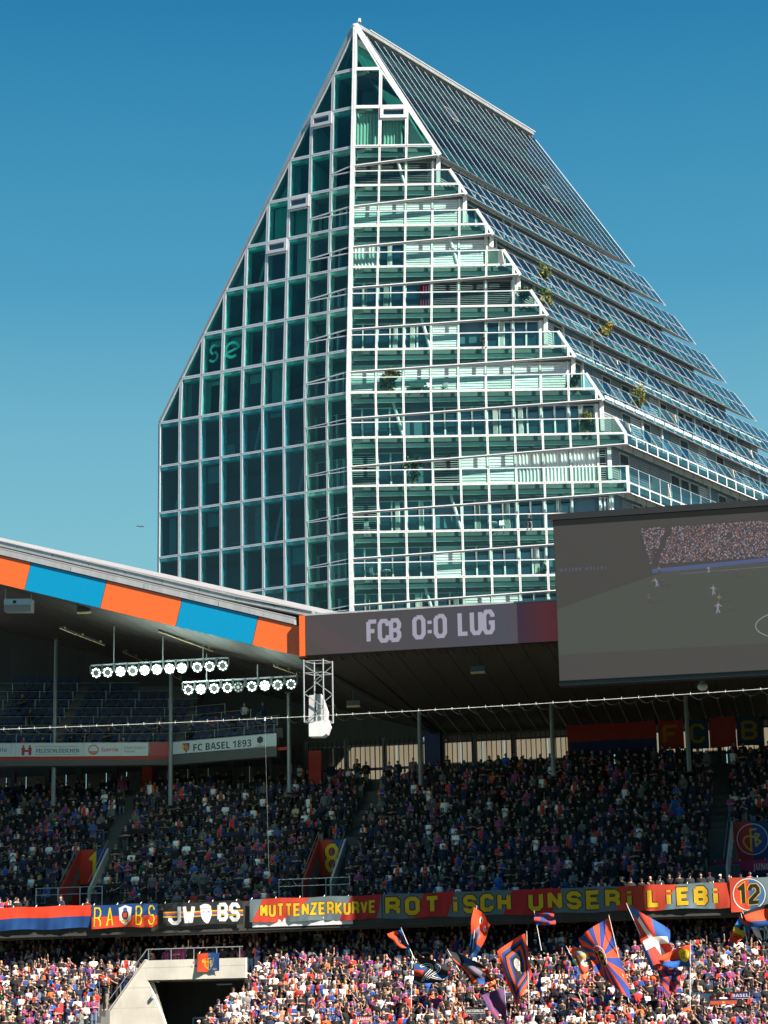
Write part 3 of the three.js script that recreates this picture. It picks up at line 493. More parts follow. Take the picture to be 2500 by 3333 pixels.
function strokes(g, s, x, y, w, h, gap, line, style) { // fit s into w x h
  const ux = w / textWidth(s, gap), uy = h / 6; g.strokeStyle = style; g.lineJoin = 'miter'; g.miterLimit = 3;
  for (const c of s) {
    for (const q of GLYPH[c] ?? []) { g.beginPath(); for (let i = 0; i < q.length; i += 2) (i ? g.lineTo : g.moveTo).call(g, x + q[i] * ux, y + q[i + 1] * uy); g.lineWidth = line; g.stroke(); }
    x += ((WIDE[c] ?? 4) + gap) * ux;
  }
}
const rgbCss = (r, g, b) => `rgb(${r | 0},${g | 0},${b | 0})`;
function speck(g, w, h, n, alpha, seed) { const r = rng(seed); for (let i = 0; i < n; i++) { g.fillStyle = `rgba(${r() < .5 ? '0,0,0' : '255,255,255'},${alpha * r()})`; g.fillRect(r() * w, r() * h, 1 + r() * 5, 1 + r() * 3); } }
// upright printed panel in the stand
function printed(t, name, a0, a1, y0, y1, b, m, depth = .06) {
  const p = root(t).position, pts = [S(a0, y0, b), S(a1, y0, b), S(a1, y1, b), S(a0, y1, b)], mb = new MB().quad(...pts), g = mb.geom(p);
  g.setAttribute('uv', new THREE.BufferAttribute(new Float32Array([0, 0, 1, 0, 1, 1, 0, 0, 1, 1, 0, 1]), 2));
  const o = mesh(name, g, m, t);
  if (depth) part(t, 'casing', sbox(new MB(), a0 - .03, a1 + .03, y0 - .03, y1 + .03, b + .004, b + depth), M.black);
  return o;
}
const lit = (map, k, base = .03) => { const m = std(base, base, base, { roughness: .85, emissiveMap: map, emissive: new THREE.Color(1, 1, 1), emissiveIntensity: k }); return m; };

// scoreboard strip
{
  const map = canvas(1624, 256, (g, w, h) => {
    const gr = g.createLinearGradient(0, 0, w, 0); gr.addColorStop(0, '#4c403c'); gr.addColorStop(.45, '#3e3d45'); gr.addColorStop(.78, '#39415c'); gr.addColorStop(.84, '#5a3a4a'); gr.addColorStop(.93, '#7c3434'); gr.addColorStop(1, '#6e3134'); g.fillStyle = gr; g.fillRect(0, 0, w, h);
    for (let k = -30; k < 230; k++) { g.strokeStyle = ['rgba(120,70,120,.22)', 'rgba(60,90,60,.2)', 'rgba(50,60,130,.2)'][k % 3 < 0 ? 0 : k % 3]; g.lineWidth = 5; g.beginPath(); g.moveTo(k * 8, 0); g.lineTo(k * 8 + 420, h); g.stroke(); }
    g.globalAlpha = .35; g.fillStyle = '#000'; for (let x = 0; x < w; x += 4) g.fillRect(x, 0, 1, h); for (let y = 0; y < h; y += 4) g.fillRect(0, y, w, 1); g.globalAlpha = 1;
    strokes(g, 'FCB', 402, 62, 195, 128, 1.7, 27, '#b3b0c6'); strokes(g, '0:0', 694, 52, 192, 130, 1.7, 27, '#b3b0c6'); strokes(g, 'LUG', 980, 42, 205, 134, 1.9, 27, '#b3b0c6');
  });
  const t = thing('score_display', 'long LED strip on the roof edge showing the score 0:0', 'display', S(3.7, 30.2, -5.55));
  const W = 15.35; printed(t, 'screen_face', -3.74, -3.74 + W, 29.1, 31.45, -5.6, lit(map, .25, .012), .45);
  part(t, 'end_cap', sbox(new MB(), -4.13, -3.78, 29.06, 31.5, -5.62, -5.05), M.orange);
  part(t, 'top_trim', sbox(new MB(), -3.78, 11.4, 31.49, 31.6, -5.5, -5.1), M.fascia);
}
// big screen with the live picture of the match
{
  const map = canvas(2000, 1222, (g, w, h) => {
    const r = rng(5), X = (x) => (x - 1803) / 877 * w, Y = (y) => (y - 1690) / 526 * h; // photo-like layout of what the screen shows
    g.fillStyle = '#3a3a38'; g.fillRect(0, 0, w, h);
    g.fillStyle = '#4a564a'; g.beginPath(); g.moveTo(0, h * .74); g.lineTo(0, h * .56); g.lineTo(w * .2, h * .46); g.lineTo(w * .42, h * .36); g.lineTo(w, h * .34); g.lineTo(w, h * .93); g.lineTo(0, h * .93); g.fill();
    g.fillStyle = '#424240'; g.fillRect(0, h * .84, w, h * .16);
    const stand = [[.335, .08], [1, .08], [1, .325], [.375, .325], [.34, .25], [.315, .17]]; g.fillStyle = '#38323a'; g.beginPath(); stand.forEach(([x, y], i) => (i ? g.lineTo : g.moveTo).call(g, x * w, y * h)); g.fill();
    for (let i = 0; i < 5200; i++) { const y = .085 + r() * .225, x = .325 + r() * .675 + (y - .085) * .12; if (Math.abs(x - (.43 - (y - .085) * .28)) < .012) continue; g.fillStyle = pick(r, ['#c4bcc6', '#a597a6', '#d4ccd2', '#b04a4a', '#4a5490', '#6a5560', '#2b2730', '#b0755a']); g.fillRect(x * w, y * h, 4 + r() * 6, 5 + r() * 7); }
    g.fillStyle = '#4f6ab0'; g.beginPath(); g.moveTo(.36 * w, .345 * h); g.lineTo(w, .305 * h); g.lineTo(w, .33 * h); g.lineTo(.36 * w, .37 * h); g.fill();
    g.strokeStyle = '#8a88a0'; g.lineWidth = 4; g.beginPath(); g.moveTo(.46 * w, .385 * h); g.lineTo(w, .368 * h); g.stroke();
    g.lineWidth = 8; g.strokeStyle = '#b9b7c0'; g.beginPath(); g.ellipse(.865 * w, .735 * h, .14 * w, .088 * h, 0, 1.7, 4.75); g.stroke();
    g.font = 'bold 34px sans-serif'; g.fillStyle = '#6b6aa0'; g.fillText('W E I Z E R   H E L L E S', .015 * w, .325 * h);
    const man = (x, y, s, shirt, leg, lean) => { x *= w; y *= h; g.strokeStyle = leg; g.lineWidth = 8 * s; g.beginPath(); g.moveTo(x, y); g.lineTo(x - 9 * s, y + 34 * s); g.moveTo(x, y); g.lineTo(x + 12 * s, y + 32 * s); g.stroke(); g.strokeStyle = shirt; g.lineWidth = 15 * s; g.beginPath(); g.moveTo(x, y); g.lineTo(x + lean * s, y - 30 * s); g.stroke(); g.lineWidth = 6 * s; g.beginPath(); g.moveTo(x + lean * s, y - 26 * s); g.lineTo(x + lean * s - 24 * s, y - 14 * s); g.moveTo(x + lean * s, y - 26 * s); g.lineTo(x + lean * s + 20 * s, y - 8 * s); g.stroke(); g.fillStyle = '#8a6a58'; g.beginPath(); g.arc(x + lean * s * 1.2, y - 40 * s, 7 * s, 0, 7); g.fill(); g.strokeStyle = 'rgba(20,20,20,.5)'; g.lineWidth = 4; g.beginPath(); g.moveTo(x, y + 34 * s); g.lineTo(x + 110 * s, y + 20 * s); g.stroke(); };
    man(.375, .43, 0.94, '#b4b2cc', '#b4b2cc', -14); man(.392, .44, 0.78, '#3a3c66', '#3a3c66', 6); man(.343, .53, 0.90, '#7a5a78', '#3a3c66', 0); man(.58, .5, 1.01, '#b4b2cc', '#b4b2cc', 0); man(.6, .555, 0.86, '#9aa05a', '#3a3c46', 0); man(.592, .61, 1.17, '#b4b2cc', '#b4b2cc', 6); man(.567, .37, 0.70, '#b4b2cc', '#b4b2cc', 0); man(.667, .41, 0.74, '#4a3a5c', '#4a3a5c', 0); man(.385, .35, 0.62, '#9aa05a', '#333', 0); man(.8, .46, 0.78, '#3a3c66', '#3a3c66', 0); man(.9, .4, 0.70, '#b4b2cc', '#b4b2cc', 0);
    g.globalAlpha = .28; for (let x = 0; x < w; x += 5) { g.fillStyle = ['#600', '#040', '#006'][(x / 5) % 3]; g.fillRect(x, 0, 2, h); } g.globalAlpha = .3; g.fillStyle = '#000'; for (let y = 0; y < h; y += 5) g.fillRect(0, y, w, 2); g.globalAlpha = 1;
  });
  const t = thing('video_screen', 'huge video screen showing the live match, hung from the roof edge', 'screen', S(19, 31, -6.8));
  printed(t, 'screen_face', 11.4, 26.8, 26.56, 35.95, -6.8, lit(map, .23, .01), 1.1);
  part(t, 'top_cover', sbox(new MB(), 11.15, 27, 35.96, 36.33, -6.95, -5.6), M.black);
  part(t, 'bottom_rail', sbox(new MB(), 11.35, 26.85, 26.3, 26.52, -6.7, -5.8), M.darkMetal);
  for (let a = 11.8; a < 26; a += 2) part(t, 'hanger', new MB().rod(S(a, 29.3, -5.3), S(a, 30.6, -5.75), .06, 6), M.darkMetal);
}
// boards on the front of the third tier
const tierB = (a) => (a < -17.35 ? 8.1 + (a + 29) / (29 - 17.35) * 3.6 : 11.7 - (a + 17.35) / (17.35 - 9.7) * 1.7);
function tierBoard(name, label, a0, a1, y0, y1, draw, px) {
  const map = canvas(px, Math.round(px * (y1 - y0) / (a1 - a0)), draw), t = thing(name, label, 'board', S((a0 + a1) / 2, y0, tierB((a0 + a1) / 2)), 'boards on the front of the third tier');
  const q = [S(a0, y0, tierB(a0)), S(a1, y0, tierB(a1)), S(a1, y1, tierB(a1)), S(a0, y1, tierB(a0))], g = new MB().quad(...q).geom(t.position);
  g.setAttribute('uv', new THREE.BufferAttribute(new Float32Array([0, 0, 1, 0, 1, 1, 0, 0, 1, 1, 0, 1]), 2));
  mesh('printed_face', g, std(.9, .9, .9, { map, roughness: .5 }), t);
  part(t, 'backing', new MB().prism(q.map((p) => add(p, E2, .01)), ez(.1)), M.paleGrey);
}
const crestDraw = (g, x, y, s, ring) => { // shield of two halves with interlaced letters
  g.save(); g.translate(x, y); g.scale(s, s); if (ring) { g.beginPath(); g.arc(0, 0, 50, 0, 7); g.lineWidth = 5; g.strokeStyle = ring; g.stroke(); }
  g.lineWidth = 6; g.strokeStyle = '#d8b02a'; g.lineJoin = 'round';
  g.beginPath(); g.moveTo(-6, 38); g.lineTo(-6, -34); g.lineTo(16, -34); g.moveTo(-6, -8); g.lineTo(10, -8); g.stroke();
  g.beginPath(); g.moveTo(10, -20); g.lineTo(10, 26); g.moveTo(10, -20); g.lineTo(24, -14); g.lineTo(12, 0); g.lineTo(28, 8); g.lineTo(10, 26); g.stroke();
  g.beginPath(); g.moveTo(0, -10); g.quadraticCurveTo(-30, -16, -32, 6); g.quadraticCurveTo(-30, 26, -2, 42); g.stroke(); g.restore(); };
const fit = (g, s, x, y, wide, px, tall = 1, bold = 'bold ') => { g.font = `${bold}${px}px sans-serif`; const m = g.measureText(s).width; g.save(); g.translate(x, y); g.scale(wide / m, tall); g.fillText(s, 0, 0); g.restore(); };
tierBoard('advertising_board', 'white board with blue word FELDSCHLÖSSCHEN and red castle emblem', -31, -23.02, 26.02, 26.92, (g, w, h) => {
  const k = w / 7.98, X = (a) => (a + 31) * k; g.fillStyle = '#c9cdd0'; g.fillRect(0, 0, w, h); g.fillStyle = '#39424c'; fit(g, 'obile', X(-28.95), h * .62, 1.1 * k, h * .4, 1, ''); g.fillStyle = '#8a8f94'; g.fillRect(X(-27.35), h * .06, 3, h * .9);
  g.fillStyle = '#a3222b'; const x = X(-26.95), s = .62 * k; g.fillRect(x, h * .42, s * .3, h * .48); g.fillRect(x + s * .7, h * .42, s * .3, h * .48); g.fillRect(x, h * .5, s, h * .16); g.fillRect(x + s * .08, h * .14, s * .18, h * .34); g.fillRect(x + s * .74, h * .14, s * .18, h * .34); g.fillRect(x - s * .04, h * .34, s * .4, h * .12); g.fillRect(x + s * .64, h * .34, s * .4, h * .12);
  g.fillStyle = '#1d2c4a'; fit(g, 'FELDSCHLÖSSCHEN', X(-26.05), h * .72, 2.78 * k, h * .42); g.fillRect(X(-26.1), h * .25, 2.75 * k, 3); g.fillRect(X(-26.1), h * .84, 2.75 * k, 3); speck(g, w, h, 60, .12, 4);
}, 1400);
tierBoard('advertising_board', 'white board with red ring and word Sunrise, beside grey Smart Stadium Partner', -23, -18.87, 26.02, 26.92, (g, w, h) => {
  const k = w / 4.13, X = (a) => (a + 23) * k; g.fillStyle = '#c9cdd0'; g.fillRect(0, 0, w, h); g.strokeStyle = '#c2252f'; g.lineWidth = h * .07; g.beginPath(); g.arc(X(-22.38), h * .52, h * .34, 0, 7); g.stroke(); g.fillStyle = '#d9742a'; g.beginPath(); g.arc(X(-22.38), h * .52, h * .3, .35, 2.8); g.fill(); g.fillStyle = '#c2252f'; fit(g, 'Sunrise', X(-21.88), h * .65, 1.12 * k, h * .4); g.fillStyle = '#8a8f94'; g.fillRect(X(-20.6), h * .08, 3, h * .84); g.fillStyle = '#4b5157'; fit(g, 'Smart Stadium', X(-20.42), h * .47, 1.38 * k, h * .27, 1, ''); fit(g, 'Partner', X(-20.42), h * .75, .72 * k, h * .27, 1, ''); speck(g, w, h, 30, .12, 5);
}, 900);
tierBoard('advertising_board', 'plain dark red board between the two white advertising boards', -18.83, -17.36, 26.02, 26.92, (g, w, h) => { g.fillStyle = '#a3202a'; g.fillRect(0, 0, w, h); speck(g, w, h, 20, .1, 6); }, 256);
tierBoard('club_board', 'white board reading FC BASEL 1893 with small club crest, angled on right', -17.3, -9.6, 26.02, 26.92, (g, w, h) => {
  g.fillStyle = '#c9cdd0'; g.fillRect(0, 0, w, h); g.fillStyle = '#b02a2a'; g.beginPath(); g.moveTo(w * .1, h * .15); g.lineTo(w * .165, h * .15); g.lineTo(w * .165, h * .55); g.lineTo(w * .133, h * .9); g.lineTo(w * .1, h * .55); g.fill(); g.fillStyle = '#2b3b77'; g.fillRect(w * .133, h * .18, w * .03, h * .5); crestDraw(g, w * .133, h * .5, h * .007); g.fillStyle = '#d8b02a'; g.beginPath(); g.arc(w * .104, h * .4, h * .12, 0, 7); g.fill();
  g.fillStyle = '#20242e'; fit(g, 'FC BASEL 1893', w * .195, h * .8, w * .57, h * .66, 1.08); g.beginPath(); for (let k = 0; k < 6; k++) g.lineTo(w * .845 + Math.cos(k * 1.047 + .5) * h * .28, h * .38 + Math.sin(k * 1.047 + .5) * h * .28); g.fill(); g.font = `${h * .13}px sans-serif`; g.fillText('Casino', w * .815, h * .8); g.fillText('Super League', w * .8, h * .92); speck(g, w, h, 50, .12, 7);
}, 1500);
{
  const t = thing('third_tier', 'small dark third tier with rows of blue seats above the white boards', 'terrace', S(-20, 26, 11));
  for (let j = 0; j < 9; j++) { const mb = new MB(), y = 26.1 + j * .72, R = -9.6 - Math.max(0, j - 2) * 2.3; mb.prism([S(-36, y - .7, tierB(-29) - 2 + j * .85), S(-17.35, y - .7, tierB(-17.35) + j * .85), S(-17.35, y - .7, tierB(-17.35) + j * .85 + .85), S(-36, y - .7, tierB(-29) - 2 + j * .85 + .85)], ey(.7)); if (R > -17) mb.prism([S(-17.35, y - .7, tierB(-17.35) + j * .85), S(R, y - .7, tierB(R) + j * .85), S(R, y - .7, tierB(R) + j * .85 + .85), S(-17.35, y - .7, tierB(-17.35) + j * .85 + .85)], ey(.7)); part(t, 'step', mb, M.step); }
  part(t, 'red_edge', new MB().bar(S(-36, 25.9, tierB(-29) - 1.9), S(-17.35, 25.9, tierB(-17.35) + .1), .2, .2, UP).bar(S(-17.35, 25.9, tierB(-17.35) + .1), S(-8.7, 25.9, tierB(-9.7) + .1), .2, .2, UP), M.red);
  const NUM = globalThis.NUM = 'one two three four five six seven eight nine ten eleven twelve thirteen fourteen fifteen sixteen seventeen eighteen nineteen twenty twenty-one twenty-two twenty-three twenty-four twenty-five twenty-six twenty-seven twenty-eight twenty-nine thirty thirty-one thirty-two thirty-three thirty-four thirty-five thirty-six'.split(' ');
  const seat0 = new THREE.Group(); seat0.name = 'stadium_seat';
  { const a = new MB(), z = V(0, 0, 0); a.prism([V(-.21, .42, .22), V(.21, .42, .22), V(.19, .4, -.2), V(-.19, .4, -.2)], V(0, .05, 0)); mesh('seat_pan', a.geom(z), M.seat, seat0); const b = new MB(); b.prism([V(-.19, .42, -.2), V(.19, .42, -.2), V(.22, .72, -.26), V(.17, .84, -.28), V(-.17, .84, -.28), V(-.22, .72, -.26)], V(0, 0, -.03)); mesh('backrest', b.geom(z), M.seat, seat0); mesh('bracket', new MB().box(V(0, .2, -.18), V(.04, 0, 0), V(0, .2, 0), V(0, 0, .05)).geom(z), M.darkMetal, seat0); }
  globalThis.seat0 = seat0;
  const addSeat = (a, y, b, label, group) => { const o = seat0.clone(); o.name = numbered('stadium_seat'); o.userData = { label, category: 'seat', group }; o.position.copy(S(a, y, b)); o.rotation.y = FACE; scene.add(o); };
  globalThis.addSeat = addSeat;
  for (let j = 0; j < 9; j++) { const R = -10.2 - Math.max(0, j - 2) * 2.3; for (let a = -30.2; a < R; a += .62) { const k = Math.round((a + 30.2) / .62); if (k % 13 === 8 || (j > 6 && k > 7 + (9 - j) * 3)) continue; addSeat(a, 26.1 + j * .72, tierB(Math.max(a, -29)) + j * .85 + .55, `empty blue seat, row ${NUM[j]} up of the third tier, place ${NUM[k] ?? NUM[19] + ' plus ' + NUM[k - 20]} from left`, 'blue seats of the third tier'); } }
  for (let j = 0; j < 8; j++) { const rl = thing('row_railing', j ? `thin steel railing in front of row ${['', 'two', 'three', 'four', 'five', 'six', 'seven', 'eight'][j]} of blue third tier seats` : 'thin steel railing on top of the white advertising boards', 'railing', S(-24, 26 + j * .72, 9)), mb = new MB(), y = 26.95 + j * .72, R = -9.8 - Math.max(0, j - 2) * 2.3; mb.rod(S(-33, y, tierB(-29) - 1.2 + j * .85), S(Math.min(-17.35, R), y, tierB(Math.min(-17.35, R)) + j * .85), .02, 5); if (R > -17) mb.rod(S(-17.35, y, tierB(-17.35) + j * .85), S(R, y, tierB(R) + j * .85), .02, 5); part(rl, 'top_rail', mb, M.steel); for (let a = -32; a < R; a += 2.2) part(rl, 'baluster', new MB().rod(S(a, y - .75, tierB(Math.max(-29, a)) + j * .85), S(a, y, tierB(Math.max(-29, a)) + j * .85), .018, 4), M.steel); }
}
// ---------- spectators ----------
// body surface: tapered limbs joined smoothly, meshed on a grid (surface nets)
function nets(f, lo, hi, cell) {
  const n = [0, 1, 2].map((k) => Math.ceil((hi[k] - lo[k]) / cell) + 1), [X, Y, Z] = n, at = (i, j, k) => (k * Y + j) * X + i, val = new Float32Array(X * Y * Z);
  for (let k = 0; k < Z; k++) for (let j = 0; j < Y; j++) for (let i = 0; i < X; i++) val[at(i, j, k)] = f(lo[0] + i * cell, lo[1] + j * cell, lo[2] + k * cell);
  const id = new Int32Array(X * Y * Z).fill(-1), pos = [], idx = [];
  for (let k = 0; k < Z - 1; k++) for (let j = 0; j < Y - 1; j++) for (let i = 0; i < X - 1; i++) {
    let c = 0, sx = 0, sy = 0, sz = 0, m = 0; const v = (a, b, d) => val[at(i + a, j + b, k + d)];
    for (let q = 0; q < 8; q++) if (v(q & 1, (q >> 1) & 1, q >> 2) < 0) m++;
    if (!m || m === 8) continue;
    for (const [a, b] of EDGES) { const p = v(a & 1, (a >> 1) & 1, a >> 2), r = v(b & 1, (b >> 1) & 1, b >> 2); if ((p < 0) === (r < 0)) continue; const t = p / (p - r); sx += (a & 1) + ((b & 1) - (a & 1)) * t; sy += ((a >> 1) & 1) + (((b >> 1) & 1) - ((a >> 1) & 1)) * t; sz += (a >> 2) + ((b >> 2) - (a >> 2)) * t; c++; }
    id[at(i, j, k)] = pos.length / 3; pos.push(lo[0] + (i + sx / c) * cell, lo[1] + (j + sy / c) * cell, lo[2] + (k + sz / c) * cell);
  }
  const face = (a, b, c, d, flip) => { if (a < 0 || b < 0 || c < 0 || d < 0) return; flip ? idx.push(a, c, b, a, d, c) : idx.push(a, b, c, a, c, d); };
  for (let k = 1; k < Z - 1; k++) for (let j = 1; j < Y - 1; j++) for (let i = 1; i < X - 1; i++) {
    const s = val[at(i, j, k)] < 0;
    if (s !== val[at(i + 1, j, k)] < 0) face(id[at(i, j - 1, k - 1)], id[at(i, j, k - 1)], id[at(i, j, k)], id[at(i, j - 1, k)], !s);
    if (s !== val[at(i, j + 1, k)] < 0) face(id[at(i - 1, j, k - 1)], id[at(i - 1, j, k)], id[at(i, j, k)], id[at(i, j, k - 1)], !s);
    if (s !== val[at(i, j, k + 1)] < 0) face(id[at(i - 1, j - 1, k)], id[at(i, j - 1, k)], id[at(i, j, k)], id[at(i - 1, j, k)], !s);
  }
  const g = new THREE.BufferGeometry(); g.setAttribute('position', new THREE.Float32BufferAttribute(pos, 3)); g.setIndex(idx); g.computeVertexNormals(); return g;
}
const EDGES = [[0, 1], [2, 3], [4, 5], [6, 7], [0, 2], [1, 3], [4, 6], [5, 7], [0, 4], [1, 5], [2, 6], [3, 7]];
const cap = (x, y, z, [ax, ay, az, bx, by, bz, r0, r1]) => { const px = x - ax, py = y - ay, pz = z - az, dx = bx - ax, dy = by - ay, dz = bz - az, l = dx * dx + dy * dy + dz * dz, t = l ? Math.max(0, Math.min(1, (px * dx + py * dy + pz * dz) / l)) : 0; return Math.hypot(px - dx * t, py - dy * t, pz - dz * t) - (r0 + (r1 - r0) * t); };
const field = (bones, k) => (x, y, z) => { let d = 9; for (const b of bones) { const e = cap(x, y, z, b), h = Math.max(k - Math.abs(d - e), 0) / k; d = Math.min(d, e) - h * h * k * .25; } return d; };
// poses: arms as shoulder-elbow-wrist-fingertips for left (x<0) and right
const POSES = {
  standing: { R: [.27, 1.16, .0, .29, .92, .07], L: [-.27, 1.16, .0, -.3, .92, .06] },
  arms_folded: { R: [.27, 1.17, .05, .02, 1.2, .2], L: [-.27, 1.17, .05, -.02, 1.15, .21] },
  clapping: { R: [.25, 1.18, .1, .05, 1.33, .3], L: [-.25, 1.18, .1, -.03, 1.32, .3] },
  shading_eyes: { R: [.36, 1.4, .15, .09, 1.68, .13], L: [-.27, 1.16, .0, -.27, .93, .1] },
  one_arm_raised: { R: [.34, 1.62, .05, .36, 1.92, .1], L: [-.27, 1.16, .02, -.2, .98, .2] },
  arms_raised: { R: [.38, 1.6, .03, .33, 1.9, .08], L: [-.38, 1.6, .03, -.34, 1.9, .08] },
  seated: { sit: true, R: [.25, .8, .1, .1, .68, .36], L: [-.25, .8, .1, -.12, .68, .36] },
};
function figure(pose) {
  const q = POSES[pose], dy = q.sit ? -.38 : 0, sh = 1.43 + dy;
  const torso = [[-.13, sh, 0, .13, sh, 0, .085, .085], [-.07, sh - .14, .015, .07, sh - .14, .015, .125, .125], [-.06, sh - .34, .0, .06, sh - .34, .0, .112, .112], [-.08, sh - .5, 0, .08, sh - .5, 0, .12, .12], [0, sh - .05, 0, 0, sh - .5, 0, .115, .115]];
  const arm = (s, [ex_, ey_, ez_, wx, wy, wz]) => { const d = Math.hypot(wx - ex_, wy - ey_, wz - ez_), f = [(wx - ex_) / d, (wy - ey_) / d, (wz - ez_) / d]; return { upper: [s * .185, sh, 0, ex_, ey_, ez_, .058, .046], fore: [ex_, ey_, ez_, wx, wy, wz, .043, .03], hand: [wx, wy, wz, wx + f[0] * .1, wy + f[1] * .1, wz + f[2] * .1, .038, .026], thumb: [wx, wy, wz, wx + f[0] * .05 - s * .035, wy + f[1] * .05 + .03, wz + f[2] * .05, .02, .014] }; };
  const R = arm(1, q.R), L = arm(-1, q.L), hy = sh - .5;
  const legs = q.sit ? [[.1, hy, 0, .13, .5, .42, .09, .07], [-.1, hy, 0, -.13, .5, .42, .09, .07], [.13, .5, .42, .13, .1, .4, .066, .045], [-.13, .5, .42, -.13, .1, .4, .066, .045]] : [[.1, hy, 0, .11, .5, .02, .1, .07], [-.1, hy, 0, -.11, .5, .02, .1, .07], [.11, .5, .02, .12, .1, 0, .066, .045], [-.11, .5, .02, -.12, .1, 0, .066, .045]];
  const fz = q.sit ? .4 : 0, feet = [[.12, .055, fz - .02, .14, .04, fz + .16, .05, .04], [-.12, .055, fz - .02, -.14, .04, fz + .16, .05, .04]];
  const neck = [0, sh + .05, 0, 0, sh + .16, .01, .058, .054], hx = sh + .25;
  const head = (x, y, z) => Math.min(Math.hypot(x / .078, (y - hx) / .115, (z - .012) / .098) * .09 - .09, cap(x, y, z, [0, hx - .05, .03, 0, hx - .085, .055, .055, .035]), cap(x, y, z, [0, hx + .01, .1, 0, hx - .03, .118, .011, .016]), cap(x, y, z, [.08, hx, 0, .08, hx - .03, 0, .014, .012]), cap(x, y, z, [-.08, hx, 0, -.08, hx - .03, 0, .014, .012]));
  const all = field([...torso, R.upper, L.upper, R.fore, L.fore, R.hand, L.hand, R.thumb, L.thumb, ...legs, ...feet, neck], .05);
  const top = 2.1 + dy, lo = [-.5, -.03, -.3], hi = [.5, top, q.sit ? .7 : .5];
  const body = mergeGeometries([nets((x, y, z) => all(x, y, z), lo, hi, .042), nets((x, y, z) => Math.max(head(x, y, z), hx - .13 - y), [-.12, hx - .16, -.14], [.12, hx + .14, .16], .02)]);
  const grow = (b, k) => { const c = b.slice(); c[6] += k; c[7] += k; return c; };
  const half = (b) => { const c = grow(b, .02); for (let i = 0; i < 3; i++) c[3 + i] = b[i] + (b[3 + i] - b[i]) * .8; return c; };
  const shirtF = field([...torso.map((b) => grow(b, .02)), half(R.upper), half(L.upper)], .045), shirt = nets((x, y, z) => Math.max(shirtF(x, y, z), sh - .58 - y, y - sh - .07), lo, hi, .04);
  const jackF = field([...torso.map((b) => grow(b, .026)), grow(R.upper, .024), grow(L.upper, .024), grow(R.fore, .022), grow(L.fore, .022)], .045), jacket = nets((x, y, z) => Math.max(jackF(x, y, z), sh - .62 - y, y - sh - .1), lo, hi, .042);
  const trouF = field([...torso.slice(3, 4).map((b) => grow(b, .014)), ...legs.map((b) => grow(b, .018)), ...feet.map((b) => grow(b, .012))], .05), trousers = nets((x, y, z) => Math.max(trouF(x, y, z), y - hy - .07), lo, hi, .044);
  const skull = (k) => (x, y, z) => Math.hypot(x / (.078 + k), (y - hx) / (.115 + k), (z - .012) / (.098 + k)) * .1 - .1, hb = [-.17, hx - .4, -.2], ht = [.17, hx + .18, .22];
  const sk = skull(.018), sk2 = skull(.026);
  const shortHair = nets((x, y, z) => Math.max(sk(x, y, z), Math.min(hx + .055 - y, Math.max(z - .015, hx - .05 - y))), hb, ht, .026);
  const longHair = nets((x, y, z) => Math.min(Math.max(sk2(x, y, z), Math.min(hx + .06 - y, z - .02)), cap(x, y, z, [0, hx - .02, -.05, 0, hx - .26, -.07, .095, .07])), hb, ht, .03);
  const capHat = nets((x, y, z) => Math.min(Math.max(sk2(x, y, z), hx + .04 - y), Math.max(Math.hypot(x / .085, (z - .1) / .11) * .09 - .09, Math.abs(y - hx - .045) - .014)), hb, ht, .026);
  const sg = new MB(); for (const s of [-1, 1]) sg.box(V(s * .036, hx + .022, .105), V(.031, 0, 0), V(0, .022, 0), V(0, 0, .012)); sg.box(V(0, hx + .03, .108), V(.07, 0, 0), V(0, .006, 0), V(0, 0, .008));
  const scarfF = field([[-.085, sh + .06, .03, .085, sh + .06, .03, .05, .05], [.08, sh + .05, .06, .07, sh - .33, .165, .045, .04], [-.08, sh + .05, .06, -.07, sh - .3, .165, .045, .04]], .03), scarf = nets(scarfF, lo, hi, .036);
  return { body, shirt, jacket, trousers, shortHair, longHair, capHat, sunglasses: sg.geom(V(0, 0, 0)), scarf, sh };
}
const RED = [.62, .035, .02], BLUE = [.012, .055, .24], WHITE = [.8, .8, .8], ORANGE = [.85, .13, .03];
function dyed(g, fn) { const c = g.clone(), p = c.attributes.position, a = new Float32Array(p.count * 3); for (let i = 0; i < p.count; i++) a.set(fn(p.getX(i), p.getY(i), p.getZ(i)), i * 3); c.setAttribute('color', new THREE.BufferAttribute(a, 3)); return c; }
const KIT = {
  halves: (x) => (x < 0 ? RED : BLUE), stripes: (x) => (Math.floor((x + 5) / .085) % 2 ? [.5, .03, .06] : BLUE),
  white_red: (x) => (x > .17 ? ORANGE : x < -.17 ? [.02, .12, .4] : WHITE), red_white: (x) => (Math.abs(x) > .15 ? WHITE : RED),
};
const SCARF = (x, y) => (Math.floor((y + 9) / .09) % 2 ? RED : [.02, .05, .22]);
const FIG = {}; for (const p of Object.keys(POSES)) { FIG[p] = figure(p); for (const k of Object.keys(KIT)) FIG[p][k] = dyed(FIG[p].shirt, KIT[k]); FIG[p].scarf = dyed(FIG[p].scarf, SCARF); }
const cloth = (o = {}) => new THREE.MeshStandardMaterial({ roughness: .9, ...o });
const CM = { plain: cloth(), kit: cloth({ vertexColors: true }), skin: cloth({ roughness: .65 }), dark: std(.006, .006, .007, { roughness: .25 }) };
